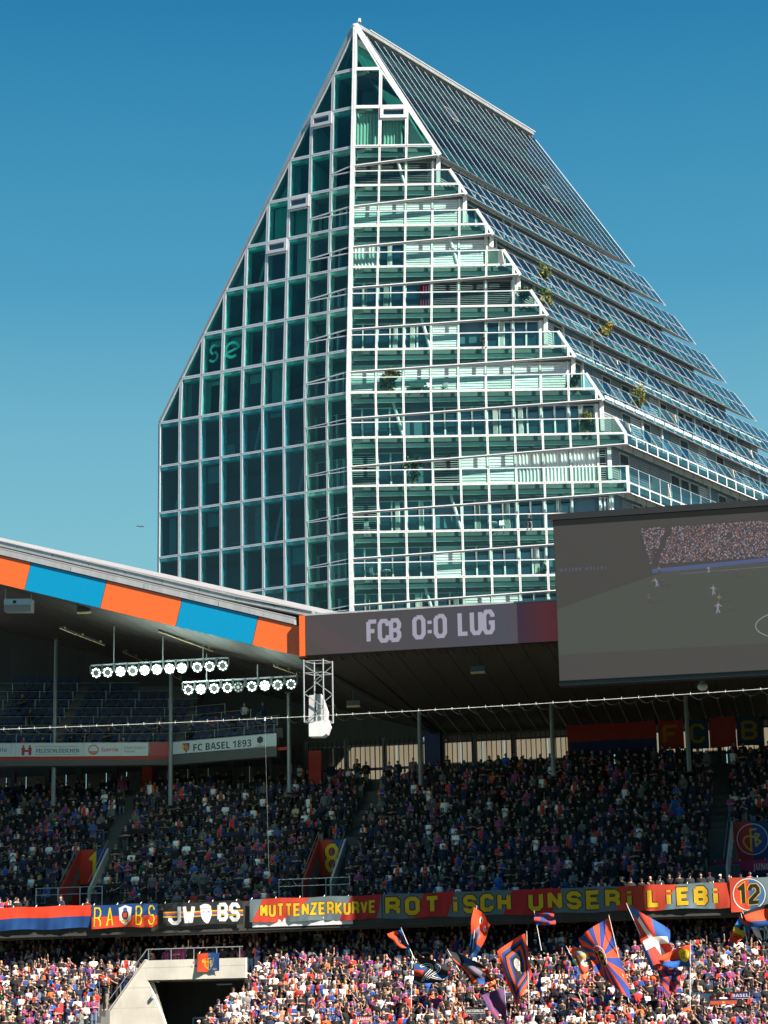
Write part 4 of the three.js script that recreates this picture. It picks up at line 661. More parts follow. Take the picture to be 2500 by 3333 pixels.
// wardrobe: [words, linear colour, weight]
const TOPS = [['black t-shirt', [.012, .012, .014], 52], ['white t-shirt', [.8, .8, .78], 15], ['grey t-shirt', [.16, .165, .17], 4], ['dark blue t-shirt', [.015, .03, .09], 9], ['bright blue t-shirt', [.02, .1, .38], 4], ['red t-shirt', [.5, .025, .02], 6], ['orange t-shirt', [.8, .14, .03], 3], ['violet t-shirt', [.16, .03, .22], 1.5], ['dark green t-shirt', [.01, .07, .04], 2], ['beige t-shirt', [.5, .4, .28], 3], ['yellow t-shirt', [.6, .42, .06], 1]];
const KITS = [['red-blue halved club shirt', 'halves', 9], ['red-blue striped club shirt', 'stripes', 8], ['white club shirt, orange sleeves', 'white_red', 9], ['red club shirt, white sleeves', 'red_white', 3]];
const JACKETS = [['black jacket', [.012, .012, .014], 8], ['navy jacket', [.012, .02, .05], 4], ['grey hooded top', [.12, .125, .13], 1.2]];
const SKIN = [[.4, .23, .155], [.36, .2, .13], [.46, .27, .19], [.25, .13, .085], [.38, .215, .145]], HAIR = [['dark hair', [.012, .009, .008]], ['brown hair', [.05, .028, .015]], ['fair hair', [.3, .2, .09]], ['grey hair', [.25, .25, .25]]], CAPS = [['black cap', [.01, .01, .011]], ['navy cap', [.012, .025, .08]], ['white cap', [.75, .75, .73]], ['red cap', [.5, .03, .03]]], TROUSERS = [[.012, .013, .016], [.05, .085, .16], [.1, .15, .24], [.02, .024, .03], [.2, .17, .13], [.06, .06, .065], [.012, .012, .015]];
const weighted = (r, list) => { let s = r() * list.reduce((n, q) => n + q.at(-1), 0); for (const q of list) if ((s -= q.at(-1)) <= 0) return q; return list[0]; };
const ACT = { standing: 'standing', arms_folded: 'arms folded', clapping: 'clapping', shading_eyes: 'shading eyes', one_arm_raised: 'one arm raised', arms_raised: 'both arms up', seated: 'seated' };
function dress(r, pose, shade) {
  const f = FIG[pose], k = r(), list = [];
  const skin = pick(r, SKIN); list.push(['body', f.body, CM.skin, skin]); let top, m;
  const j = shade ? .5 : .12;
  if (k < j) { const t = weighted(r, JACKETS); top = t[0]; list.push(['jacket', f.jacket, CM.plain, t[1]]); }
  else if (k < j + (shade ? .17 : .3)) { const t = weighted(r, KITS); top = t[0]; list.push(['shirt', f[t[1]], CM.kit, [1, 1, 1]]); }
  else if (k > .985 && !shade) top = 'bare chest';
  else { let t = weighted(r, TOPS); if (shade && t[1][0] > .15 && r() < .8) t = TOPS[r() < .7 ? 0 : 3]; top = t[0]; list.push([pick(r, ['shirt']), f.shirt, CM.plain, t[1]]); }  // spectators in shade get darker clothes, deepening the shade by colour
  list.push(['trousers', f.trousers, CM.plain, pick(r, TROUSERS)]);
  let hat; const h = r();
  if (h < .3) { const c = weighted(r, CAPS.map((q, i) => [...q, [6, 3, 2, 1][i]])); hat = c[0]; list.push(['cap', f.capHat, CM.plain, c[1]]); }
  else if (h < .46) { const c = pick(r, HAIR.slice(0, 3)); hat = 'long ' + c[0]; list.push(['hair', f.longHair, CM.plain, c[1]]); }
  else if (h < .95) { const c = weighted(r, HAIR.map((q, i) => [...q, [8, 6, 3, 2][i]])); hat = 'short ' + c[0]; list.push(['hair', f.shortHair, CM.plain, c[1]]); }
  else hat = 'bald head';
  const glasses = r() < .45; if (glasses) list.push(['sunglasses', f.sunglasses, CM.dark, null]);
  const scarf = r() < .16; if (scarf) list.push(['scarf', f.scarf, CM.kit, [1, 1, 1]]);
  return { list, top, hat, glasses, scarf };
}
const people = [], pr = rng(99);
const free = (a, b, spots) => spots.every(([x, y, w, d]) => Math.abs(a - x) > w || Math.abs(b - y) > d);
for (let i = 3; i < 23; i++) { // lower tier, standing
  const b = LOWB(i), y = lowFloor(b), row = i;
  for (let a = -26.5; a < 24.5; a += .46 + pr() * .13) {
    const aa = a, jb = (pr() - .5) * .22;
    if (b < -2.6 && aa > tunnelL(b) - .3 && aa < tunnelR(b) + .35) continue;
    if (b >= -2.6 && b < 1.2 && aa > -14.8 && aa < -8.1) continue;
        if (pr() < (aa < -15 ? .12 : .04)) continue;
    const p = pr(), pose = p < .3 ? 'standing' : p < .5 ? 'arms_folded' : p < .74 ? 'clapping' : p < .86 ? 'shading_eyes' : p < .95 ? 'one_arm_raised' : 'arms_raised';
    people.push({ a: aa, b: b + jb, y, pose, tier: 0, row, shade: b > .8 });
  }
}
for (let j = 0; j < 20; j++) { // upper tier
  const b = UPB(j), y = upFloor(j);
  for (let a = -33; a < 25; a += .5 + pr() * .15) {
    if (!free(a, b, [[-20.3 - (j - 6) * .06, 9, .55, 9], [-4.2, 9, .55, 9], [19.2, 10, .65, 9], [-21.0, 4.6, 1.5, 3.5], [-5.1, 4.6, 1.3, 3.5], [22, 4.6, 2.9, 3.5]])) continue;
    if (a < -9 && j > 19) continue;
    if (a < -16 && a > -23.4 && j < 3 && pr() < .7) continue;
    if (a > -7.6 && a < -2.6 && j < 3 && pr() < .5) continue;
    if (pr() < (a < -9 ? .14 : .07)) continue;
    const sits = pr() < (a < -8 ? .86 : a < -4 ? .7 : .32) && j > 0, p = pr(), pose = sits ? 'seated' : p < .45 ? 'standing' : p < .75 ? 'arms_folded' : p < .95 ? 'clapping' : 'shading_eyes';
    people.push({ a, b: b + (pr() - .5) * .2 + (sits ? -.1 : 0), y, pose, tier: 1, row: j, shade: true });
  }
}
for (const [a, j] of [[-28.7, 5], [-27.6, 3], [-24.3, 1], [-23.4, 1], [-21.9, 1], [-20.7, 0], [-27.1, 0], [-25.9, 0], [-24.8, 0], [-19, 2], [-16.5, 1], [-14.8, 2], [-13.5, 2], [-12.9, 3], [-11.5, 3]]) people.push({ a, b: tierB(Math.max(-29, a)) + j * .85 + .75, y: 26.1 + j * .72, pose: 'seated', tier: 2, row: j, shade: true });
// the three hundred that show largest are people of their own, the rest one crowd
const CAM_UP = (p) => p.y + 1.3 > 6 + (130 + p.b) * .0155;
const single = people.filter((p) => p.tier === 0 && CAM_UP(p)).sort((p, q) => p.row - q.row || p.a - q.a).slice(0, 300);
single.forEach((p) => (p.own = true));
const rows0 = [...new Set(single.map((p) => p.row))], ROWWORD = ['lowest row', 'second row up', 'third row up', 'fourth row up', 'fifth row up', 'sixth row up', 'seventh row up'];
const zone = (a) => (a < -20 ? 'far left' : a < -14 ? 'beside concrete wall' : a < -3 ? 'right of tunnel' : a < 4 ? 'below ROT' : a < 10 ? 'below iSCH' : a < 16 ? 'below UNSERi' : 'below LiEBi');
const matFor = new Map(), tinted = (m, c) => { if (!c || (m === CM.kit)) return m; const k = m.uuid + c.join(); if (!matFor.has(k)) { const n = m.clone(); n.color.setRGB(...c); matFor.set(k, n); } return matFor.get(k); };
const bulk = new Map(), dr = rng(31), labels = new Map();
for (const p of people) {
  const look = dress(dr, p.pose, p.shade), s = .9 + dr() * .16, turn = FACE + (dr() - .5) * 1.1;
  if (p.own) {
    const t = thing('person', '', 'person', S(p.a, p.y, p.b), 'spectators standing in the front rows of the lower tier'); t.rotation.y = turn; t.scale.setScalar(s);
    for (const [name, g, m, c] of look.list) mesh(name, g, tinted(m, c), t);
    const say = (hat, extra) => `person in ${look.top}${hat ? ', ' + look.hat : ''}${extra}, ${ACT[p.pose]}, ${ROWWORD[rows0.indexOf(p.row)]}, ${zone(p.a)}`;
    const words = (s) => s.split(/[\s-]+/).length, ex2 = look.scarf ? ', scarf' : look.glasses ? ', sunglasses' : '';
    t.userData.label = [say(1, ex2), say(1, ''), say(0, ex2), say(0, '')].find((s) => words(s) <= 14) ?? `person in ${look.top}, ${ACT[p.pose]}, ${ROWWORD[rows0.indexOf(p.row)]}, ${zone(p.a)}`;
    if (!labels.has(t.userData.label)) labels.set(t.userData.label, []); labels.get(t.userData.label).push(t);
    continue;
  }
  const mat = new THREE.Matrix4().compose(S(p.a, p.y, p.b), new THREE.Quaternion().setFromAxisAngle(UP, turn), V(s, s, s));
  for (const [name, g, m, c] of look.list) { const k = g.uuid; if (!bulk.has(k)) bulk.set(k, { name, g, m, at: [] }); bulk.get(k).at.push([mat, c]); }
}
for (const list of labels.values()) if (list.length > 1) list.forEach((t, i) => { t.userData.label = t.userData.label.replace('person in', ['left', 'middle', 'right', 'far'][list.length === 2 && i ? 2 : i] + ' person in'); });
const crowd = new THREE.Group(); crowd.name = 'crowd'; crowd.userData = { label: 'dense crowd of football spectators filling both tiers of the stand', category: 'crowd', kind: 'stuff' }; scene.add(crowd);
const tmpC = new THREE.Color();
for (const { name, g, m, at } of bulk.values()) {
  const o = new THREE.InstancedMesh(g, m, at.length); o.name = 'crowd_' + name; o.castShadow = o.receiveShadow = true; o.userData.kind = 'stuff';
  at.forEach(([mat, c], i) => { o.setMatrixAt(i, mat); if (c) o.setColorAt(i, tmpC.setRGB(...c)); }); crowd.add(o);
}
// ---------- banners on the balcony front ----------
function hung(name, label, category, a0, a1, y0, y1, b, px, draw, seed = 1, group) { // cloth with folds and a slack lower hem
  const h = Math.round(px * (y1 - y0) / (a1 - a0)), map = canvas(px, h, draw), t = thing(name, label, category, S((a0 + a1) / 2, y0, b), group), r = rng(seed);
  const NX = Math.max(8, Math.round((a1 - a0) * 5)), NY = 6, g = new THREE.PlaneGeometry(1, 1, NX, NY), p = g.attributes.position, ph = [r() * 6, r() * 6, r() * 6], base = t.position;
  for (let i = 0; i < p.count; i++) {
    const u = p.getX(i) + .5, v = p.getY(i) + .5, a = a0 + (a1 - a0) * u, w = .045 * Math.sin(a * 2.1 + v * 2 + ph[0]) + .03 * Math.sin(a * 5.3 - v * 3 + ph[1]) + .02 * Math.sin(a * 11 + ph[2]);
    const q = S(a, y0 + (y1 - y0) * v - (1 - v) * .04 * Math.sin(a * 1.7 + ph[1]) - .05 * v * Math.abs(Math.sin(a * 1.05 + ph[2])), b + w * (1.1 - v) - .06); p.setXYZ(i, q.x - base.x, q.y - base.y, q.z - base.z);
  }
  g.computeVertexNormals(); mesh('cloth', g, std(.92, .92, .92, { map, roughness: .92, side: THREE.DoubleSide }), t);
  for (let a = a0 + .1; a < a1; a += 1.5) part(t, 'tie', new MB().rod(S(a, y1 - .05, b - .05), S(a, y1 + .07, b + .14), .02, 4), M.rope); return t;
}
const RB_ = ['#e2401f', '#123f7c', '#d8b21c', '#6f7f86'];
hung('fan_banner', 'plain cloth, red upper half and blue lower half, leftmost on the balcony', 'banner', -30, -18.78, 14.0, 15.42, 0, 1024, (g, w, h) => { g.fillStyle = '#ee4322'; g.fillRect(0, 0, w, h * .5); g.fillStyle = '#0f4480'; g.fillRect(0, h * .49, w, h); speck(g, w, h, 200, .05, 2); }, 3, 'banners along the balcony');
hung('fan_banner', 'blue and red cloth with yellow letters RA BS around a white shield', 'banner', -18.74, -14.55, 13.95, 15.38, -.05, 1024, (g, w, h) => {
  g.fillStyle = '#0f4480'; g.fillRect(0, 0, w, h); g.fillStyle = '#e0431f'; g.fillRect(0, h * .5, w, h);
  for (const [s, c] of [[34, '#161616'], [23, '#e8c61e']]) { strokes(g, 'R', w * .045, h * .12, w * .09, h * .78, 1, s, c); strokes(g, 'A', w * .23, h * .12, w * .09, h * .78, 1, s, c); strokes(g, 'B', w * .68, h * .12, w * .08, h * .76, 1, s, c); strokes(g, 'S', w * .87, h * .1, w * .08, h * .76, 1, s, c); }
  const x = w * .51; g.fillStyle = '#e9e6df'; g.beginPath(); g.moveTo(x - w * .1, h * .16); g.lineTo(x, h * .05); g.lineTo(x + w * .1, h * .16); g.lineTo(x + w * .085, h * .7); g.lineTo(x, h * .95); g.lineTo(x - w * .085, h * .7); g.fill();
  g.fillStyle = '#2b2b33'; g.beginPath(); g.ellipse(x, h * .48, w * .05, h * .22, 0, 0, 7); g.fill(); g.fillStyle = '#3a5aa0'; g.beginPath(); g.arc(x, h * .24, h * .09, 0, 7); g.fill(); g.fillStyle = '#c8432c'; g.fillRect(x - w * .03, h * .38, w * .055, h * .2); g.fillStyle = '#c9a62a'; g.fillRect(x - w * .05, h * .68, w * .1, h * .1);
}, 4, 'banners along the balcony');
hung('fan_banner', 'black cloth with white letters JW BS around a white drawn face', 'banner', -14.2, -9.15, 13.95, 15.36, -.02, 1024, (g, w, h) => {
  g.fillStyle = '#24272b'; g.fillRect(0, 0, w, h); ['#d8b21c', '#e0431f', '#1d5aa8', '#d8b21c'].forEach((c, i) => { g.fillStyle = c; g.fillRect(0, h * (.38 + i * .065), w, h * .06); });
  strokes(g, 'JW', w * .09, h * .18, w * .29, h * .68, 2.2, 46, '#efeeea'); strokes(g, 'BS', w * .7, h * .16, w * .24, h * .64, 2.6, 46, '#efeeea');
  g.fillStyle = '#ece9e2'; g.beginPath(); g.moveTo(w * .46, h * .16); g.quadraticCurveTo(w * .54, h * -.02, w * .6, h * .2); g.lineTo(w * .61, h * .55); g.quadraticCurveTo(w * .58, h * .98, w * .55, h * .96); g.quadraticCurveTo(w * .48, h * .8, w * .47, h * .4); g.fill(); g.strokeStyle = '#333'; g.lineWidth = 5; g.beginPath(); g.moveTo(w * .46, h * .3); g.lineTo(w * .61, h * .28); g.moveTo(w * .52, h * .8); g.lineTo(w * .57, h * .79); g.stroke(); g.beginPath(); g.arc(w * .51, h * .45, 9, 0, 7); g.arc(w * .57, h * .44, 9, 0, 7); g.stroke();
}, 5, 'banners along the balcony');
const patch = (g, w, h, list) => list.forEach(([c, ...p]) => { g.fillStyle = c; g.beginPath(); for (let i = 0; i < p.length; i += 2) g.lineTo(p[i] * w, p[i + 1] * h); g.fill(); });
hung('fan_banner', 'grey and red patchwork cloth with yellow word MUTTENZERKURVE', 'banner', -8.75, -.62, 13.98, 15.42, 0, 1400, (g, w, h) => {
  patch(g, w, h, [['#66767c', 0, 0, 1, 0, 1, 1, 0, 1], ['#c23a22', .1, 0, .24, 0, .1, 1, .02, 1], ['#c8402a', .24, 0, .5, 0, .36, .6, .22, 1, .1, 1], ['#66767c', .46, 0, .78, 0, .7, .5, .68, 1, .3, 1], ['#b3282c', .78, 0, 1, 0, .98, .6, .96, 1, .68, 1, .72, .5]]);
  for (const [l, c] of [[38, '#191714'], [27, '#e2b61c']]) strokes(g, 'MUTTENZERKURVE', w * .09, h * .28, w * .86, h * .44, 2.9, l, c); speck(g, w, h, 200, .07, 3);
}, 6, 'banners along the balcony');
hung('fan_banner', 'long red and grey cloth with huge yellow words ROT iSCH UNSERi LiEBi', 'banner', -.56, 20.55, 13.96, 15.44, 0, 2048, (g, w, h) => {
  g.fillStyle = '#b4282a'; g.fillRect(0, 0, w, h);
  patch(g, w, h, [['#5f7076', 0, 0, .12, 0, .09, 1, -.03, 1], ['#5f7076', .21, 0, .37, 0, .345, 1, .185, 1], ['#5f7076', .51, 0, .665, 0, .66, 1, .48, 1], ['#c8432a', .665, 0, .82, 0, .79, 1, .66, 1], ['#6c8088', .82, 0, .95, 0, .945, 1, .79, 1], ['#c8432a', .93, 0, 1, 0, 1, 1, .93, 1], ['#c8432a', .80, 0, .83, 0, .79, 1, .76, 1]]);
  const words = [['ROT', .004, .152], ['ISCH', .192, .166], ['UNSERI', .412, .29], ['LIEBI', .742, .195]];
  for (const [l, c] of [[36, '#181512'], [26, '#e0b21b']]) for (const [s, x, ww] of words) strokes(g, s, w * (x + .01), h * .22, w * (ww - .008), h * .56, 3.5, l, c);
  speck(g, w, h, 300, .07, 8);
}, 7, 'banners along the balcony');
hung('fan_banner', 'round white ring with yellow edged number 12 on red and blue', 'banner', 19.98, 26, 13.72, 15.66, -.1, 900, (g, w, h) => {
  g.fillStyle = '#6c8088'; g.fillRect(0, 0, w, h); g.fillStyle = '#c8432a'; g.fillRect(0, 0, w * .12, h); const x = w * .18, R = h * .47; g.save(); g.beginPath(); g.arc(x, h * .5, R, 0, 7); g.fillStyle = '#d6472a'; g.fill(); g.clip(); g.fillStyle = '#3a6a9a'; g.fillRect(x, 0, w, h); g.restore(); g.strokeStyle = '#e6e1d4'; g.lineWidth = 9; g.beginPath(); g.arc(x, h * .5, R, 0, 7); g.stroke(); g.lineWidth = 4; g.strokeStyle = '#222'; g.beginPath(); g.arc(x, h * .5, R * 1.05, 0, 7); g.stroke();
  for (const [l, c] of [[46, '#d8b21c'], [32, '#1d1c1c']]) { strokes(g, '1', x - R * .66, h * .25, R * .4, h * .5, 1, l, c); strokes(g, '2', x + R * .05, h * .25, R * .5, h * .5, 1, l, c); }
}, 9, 'banners along the balcony');
{ const t = thing('balcony_cloth', 'blank white cloth showing below the word MUTTENZERKURVE', 'cloth', S(-6, 13.7, .02)); part(t, 'cloth', sbox(new MB(), -8.6, -2.4, 13.72, 14.2, .0, .03), M.white); }

// cloths at the back, under the roof
hung('fan_banner', 'long red over blue cloth hanging at the back beside roof post', 'banner', 8.95, 14.9, 25.3, 27.5, 16.6, 600, (g, w, h) => { g.fillStyle = '#8a241f'; g.fillRect(0, 0, w, h); g.fillStyle = '#14224a'; g.fillRect(w * .02, h * .52, w, h); }, 11, 'cloths hanging at the back under the roof');
[['F', 15.05, 16.75, '#8a2a1c'], ['C', 16.9, 18.4, '#15354a'], ['', 18.45, 20.2, '#8e2c28'], ['B', 20.25, 21.9, '#15354a']].forEach(([s, a0, a1, c], i) => hung('fan_banner', s ? `${i ? 'blue' : 'red'} cloth with yellow letter ${s} hanging at the back under the roof` : 'plain red cloth between the letters C and B under the roof', 'banner', a0, a1, 25.5, 27.5, 16.6, 200, (g, w, h) => { g.fillStyle = c; g.fillRect(0, 0, w, h); if (s) strokes(g, s, w * .25, h * .2, w * .5, h * .55, 1, 26, '#8a6718'); }, 20 + i, 'cloths hanging at the back under the roof'));

// ---------- entrances in the upper tier ----------
function entrance(l, r, glyph, label, sh) {
  const t = thing('stand_entrance', label, 'entrance', S(l, 16, 4)), map = canvas(256, 330, (g, w, h) => { g.fillStyle = '#d4361f'; g.fillRect(0, 0, w, h); g.fillStyle = '#1c4690'; g.fillRect(w * .52, 0, w, h); for (const [k, c] of [[52, '#17130f'], [38, '#f4bc1e']]) strokes(g, glyph, glyph === '1' ? w * .36 : w * .3, h * .16, glyph === '1' ? w * .25 : w * .4, h * .68, 1, k, c); });
  printed(t, 'number_panel', l, r, 17.3, 19.55, 7.95, std(.85, .85, .85, { map, roughness: .7 }), .12);
  const wall = (a, m, name) => { const d = sh; part(t, name, new MB().prism([S(a, 19.6, 8), S(a, 15, 8), S(a + d, 15, 2.2), S(a + d, 16.5, 2.2)], ex(.12)), m); };
  wall(l - .12, M.red, 'side_wall'); wall(r, M.concrete, 'side_wall');
  part(t, 'doorway', sbox(new MB(), l, r, 14.4, 17.27, 7.9, 8.1), M.black);
  part(t, 'floor', sbox(new MB(), l - .2, r + 1, 14.1, 14.7, 2, 8), M.step);
  const rail = new MB(); rail.rod(S(l - .05, 20.1, 8), S(l - .05 + sh, 17, 2.2), .025, 5); rail.rod(S(r + .06, 20.1, 8), S(r + .06 + sh, 17, 2.2), .025, 5); part(t, 'handrail', rail, M.steel);
}
entrance(-22.4, -20.6, '1', 'entrance with red and blue panel and yellow number 1 in upper tier', .75);
entrance(-6.3, -4.65, '8', 'entrance with red and blue panel and yellow figure eight in upper tier', .35);
{
  const map = canvas(512, 512, (g, w, h) => { g.fillStyle = '#a51f22'; g.fillRect(0, 0, w, h); g.fillStyle = '#172c66'; g.fillRect(w * .29, 0, w, h); g.save(); g.translate(w * .29, h * .46); g.scale(w / 4 / (h / 2.35), 1); const R = h * .4; g.beginPath(); g.arc(0, 0, R, 0, 7); g.fillStyle = '#c02a2a'; g.fill(); g.clip(); g.fillStyle = '#1f4390'; g.fillRect(0, -h, w, 2 * h); g.restore(); g.save(); g.translate(w * .29, h * .46); g.scale(w / 4 / (h / 2.35), 1); g.lineWidth = 11; g.strokeStyle = '#d5d7dc'; g.beginPath(); g.arc(0, 0, R, 0, 7); g.stroke(); crestDraw(g, 0, 0, h * .0075); g.restore(); });
  const t = thing('stand_entrance', 'entrance panel with round red and blue club crest on the right', 'entrance', S(22, 16, 4));
  printed(t, 'crest_panel', 20.0, 24, 17.3, 19.65, 7.95, std(.85, .85, .85, { map, roughness: .7 }), .12);
  part(t, 'side_wall', new MB().prism([S(19.9, 19.7, 8), S(19.9, 15, 8), S(19.7, 15, 2.2), S(19.7, 16.5, 2.2)], ex(.12)), M.concrete);
  part(t, 'handrail', new MB().rod(S(19.8, 20.2, 8), S(19.6, 17, 2.2), .025, 5), M.steel);
  hung('fan_banner', 'dark pink and navy cloth with pale words NETTE JUNGS', 'banner', 18.85, 23.4, 16.2, 17.05, 5, 800, (g, w, h) => { g.fillStyle = '#a82a50'; g.fillRect(0, 0, w, h * .75); g.fillStyle = '#1c2848'; g.fillRect(0, h * .72, w, h); g.fillStyle = '#b9b4ba'; fit(g, 'NETTE', w * .06, h * .68, w * .27, h * .6); fit(g, 'JUNGS', w * .52, h * .68, w * .27, h * .6); }, 15, 'banners along the balcony');
}
[[-23.03, -18.6, 'steel guard rail above the plain red and blue cloth'], [-7.37, -2.85, 'steel guard rail in front of the entrance numbered 8']].forEach(([a0, a1, label]) => { const t = thing('guard_rail', label, 'railing', S(a0, 15.4, 1.5), 'guard rails before the entrances'); const y = 16.62; for (const h of [y, y - .42]) part(t, 'rail', new MB().rod(S(a0, h, 1.5), S(a1, h, 1.5), .028, 6), M.steel); for (let i = 0; i < 4; i++) { const a = a0 + .05 + (a1 - a0 - .1) * i / 3; part(t, 'post', new MB().rod(S(a, 14.6, 1.5), S(a, y, 1.5), .03, 6), M.steel); } });

// ---------- concrete tunnel mouth in the lower tier ----------
{
  const t = thing('tunnel_mouth', 'pale concrete tunnel mouth with sloping left wing in the lower tier', 'tunnel', S(-13, 6, -3));
  const P = (list) => list.map(([a, h]) => S(a, h, -3.05));
  part(t, 'lintel', new MB().prism(P([[-14.32, 11.8], [-8.2, 11.8], [-8.2, 10.64], [-14.2, 10.66]]), ez(.35)), M.concreteWarm);
  part(t, 'wing_wall', new MB().prism(P([[-14.325, 11.795], [-14.205, 10.66], [-13.25, 8.5], [-13.05, 8.0], [-13.05, 5], [-19.6, 5], [-17.0, 8.25]]), ez(.35)), M.concreteWarm);
  part(t, 'coping', new MB().bar(S(-14.3, 11.84, -2.95), S(-19.4, 5.3, -2.95), .06, .5, E2), M.concrete);
  part(t, 'tunnel_roof', sbox(new MB(), -14.3, -8.2, 10.66, 10.95, -2.7, 1.6), M.concrete);
  part(t, 'tunnel_wall', sbox(new MB(), -14.5, -14.3, 4, 10.6, -2.7, 1.6), M.darkWall); part(t, 'tunnel_wall', sbox(new MB(), -8.25, -8.05, 4, 10.6, -2.7, 1.6), M.darkWall);
  part(t, 'tunnel_wall', sbox(new MB(), -14.3, -8.2, 4, 10.6, 1.25, 1.6), M.darkWall); part(t, 'tunnel_floor', sbox(new MB(), -14.3, -8.2, 5.6, 5.9, -9, 1.2), M.step);
  for (const [a0, a1] of [[-12.6, -11.1], [-10.9, -9.4]]) { const d = part(t, 'door', sbox(new MB(), a0, a1, 5.9, 8.45, 1.1, 1.2), M.darkMetal); part(d, 'door_frame', new MB().bar(S(a0, 8.5, 1.05), S(a1, 8.5, 1.05), .1, .1, E2).bar(S(a0, 5.9, 1.05), S(a0, 8.5, 1.05), .08, .1, E2).bar(S(a1, 5.9, 1.05), S(a1, 8.5, 1.05), .08, .1, E2), M.galv); }
  part(t, 'ceiling_lamp', sbox(new MB(), -10.2, -9.3, 10.3, 10.36, -2.2, -2.0), M.paleGrey);
  part(t, 'junction_box', sbox(new MB(), -13.9, -13.78, 9.6, 9.8, -3.2, -3.06), M.paleGrey);
  const rl = thing('stair_rail', 'steel handrail along the top and slope of the concrete wall', 'railing', S(-14.3, 11.8, -3));
  part(rl, 'rail', new MB().rod(S(-14.3, 12.45, -2.9), S(-8.4, 12.45, -2.9), .03, 6), M.steel); part(rl, 'rail', new MB().rod(S(-14.3, 12.45, -2.9), S(-19.6, 5.9, -2.9), .03, 6), M.steel);
  for (let k = 0; k < 5; k++) part(rl, 'post', new MB().rod(S(-14.2 + k * 1.4, 11.8, -2.9), S(-14.2 + k * 1.4, 12.45, -2.9), .025, 5), M.steel);
  for (let k = 1; k < 7; k++) { const a = -14.3 - k * .8, h = 11.84 - k * .8 * 1.28; part(rl, 'post', new MB().rod(S(a, h - .1, -2.9), S(a, h + .62, -2.9), .025, 5), M.steel); }
  hung('fan_banner', 'square red and blue flag with yellow crest hung on the concrete wall', 'flag', -11.1, -9.76, 11.08, 12.14, -3.12, 400, (g, w, h) => { g.fillStyle = '#e0471f'; g.fillRect(0, 0, w, h); g.fillStyle = '#1b4a86'; g.fillRect(w * .48, 0, w, h); g.fillStyle = '#9a7a2a'; g.font = `bold ${h * .13}px sans-serif`; g.fillText('FC BASEL', w * .16, h * .15); crestDraw(g, w * .52, h * .55, h * .0075); g.strokeStyle = '#d8b02a'; g.lineWidth = 6; g.beginPath(); g.moveTo(w * .35, h * .25); g.quadraticCurveTo(w * .36, h * .75, w * .52, h * .92); g.quadraticCurveTo(w * .72, h * .7, w * .72, h * .25); g.stroke(); g.fillStyle = '#d8b02a'; g.beginPath(); g.arc(w * .28, h * .42, h * .1, 0, 7); g.fill(); g.font = `bold ${h * .12}px sans-serif`; g.fillText('1893', w * .68, h * .93); }, 16);
  const st = thing('sticker_group', 'small coloured stickers on the concrete beside the hung flag', 'stickers', S(-11.3, 11.5, -3.06)); for (const [a, h, m] of [[-11.35, 11.62, std(.6, .3, .5)], [-11.2, 11.66, M.white], [-11.45, 11.4, std(.7, .5, .1)], [-11.22, 11.42, M.black]]) part(st, 'sticker', sbox(new MB(), a - .05, a + .05, h - .05, h + .05, -3.062, -3.056), m);
}

// ---------- flags held in the crowd ----------
function flag(label, q, pole, b, px, draw, seed) {
  const t = thing('flag', label, 'flag', S(pole[1][0], pole[1][1], b), 'flags waved in the crowd'), r = rng(seed), ph = [r() * 6, r() * 6], map = canvas(px, px, draw), N = 14, g = new THREE.PlaneGeometry(1, 1, N, N), p = g.attributes.position;
  for (let i = 0; i < p.count; i++) {
    const u = p.getX(i) + .5, v = .5 - p.getY(i), l = (k) => (q[0][k] * (1 - u) + q[1][k] * u) * (1 - v) + (q[3][k] * (1 - u) + q[2][k] * u) * v, L = Math.hypot(q[0][0] - q[2][0], q[0][1] - q[2][1]);
    const wav = Math.sin(u * 7 + v * 3 + ph[0]) * .085 + Math.sin(v * 9 - u * 4 + ph[1]) * .05, c = S(l(0) + wav * .35, l(1) + wav * .2 - .05 * L * Math.sin(Math.PI * u) * (v - .5), b + wav * Math.min(2.2, L) * .9); p.setXYZ(i, c.x - t.position.x, c.y - t.position.y, c.z - t.position.z);
  }
  g.computeVertexNormals(); mesh('cloth', g, std(.92, .92, .92, { map, roughness: .9, side: THREE.DoubleSide }), t);
  const m = new MB(), k0 = S(...pole[0], b), k1 = S(pole[1][0], pole[1][1], b + .2); m.rod(k0, k1, .018, 6, .028); part(t, 'pole', m, M.rope); part(t, 'finial', new MB().rod(k0, add(k0, UP, .07), .032, 6, .012), M.brass);
}
const blobs = (g, w, h, seed, n, cols) => { const r = rng(seed); for (let i = 0; i < n; i++) { g.fillStyle = cols[i % cols.length]; g.beginPath(); g.ellipse(w * (.3 + r() * .4), h * (.25 + r() * .5), w * (.03 + r() * .09), h * (.03 + r() * .12), r() * 3, 0, 7); g.fill(); } };
const OR = '#ea4a22', BL = '#174a88', BK = '#1d1d20';
const hook = (g, w, h, c, l) => { g.strokeStyle = c; g.lineWidth = l; g.lineCap = 'round'; g.beginPath(); g.moveTo(w * .16, h * .35); g.quadraticCurveTo(w * .4, h * .12, w * .46, h * .4); g.lineTo(w * .3, h * .9); g.moveTo(w * .46, h * .8); g.lineTo(w * .66, h * .45); g.quadraticCurveTo(w * .82, h * .1, w * .62, h * .12); g.quadraticCurveTo(w * .52, h * .2, w * .62, h * .28); g.moveTo(w * .55, h * .66); g.lineTo(w * .9, h * .82); g.stroke(); g.lineCap = 'butt'; };
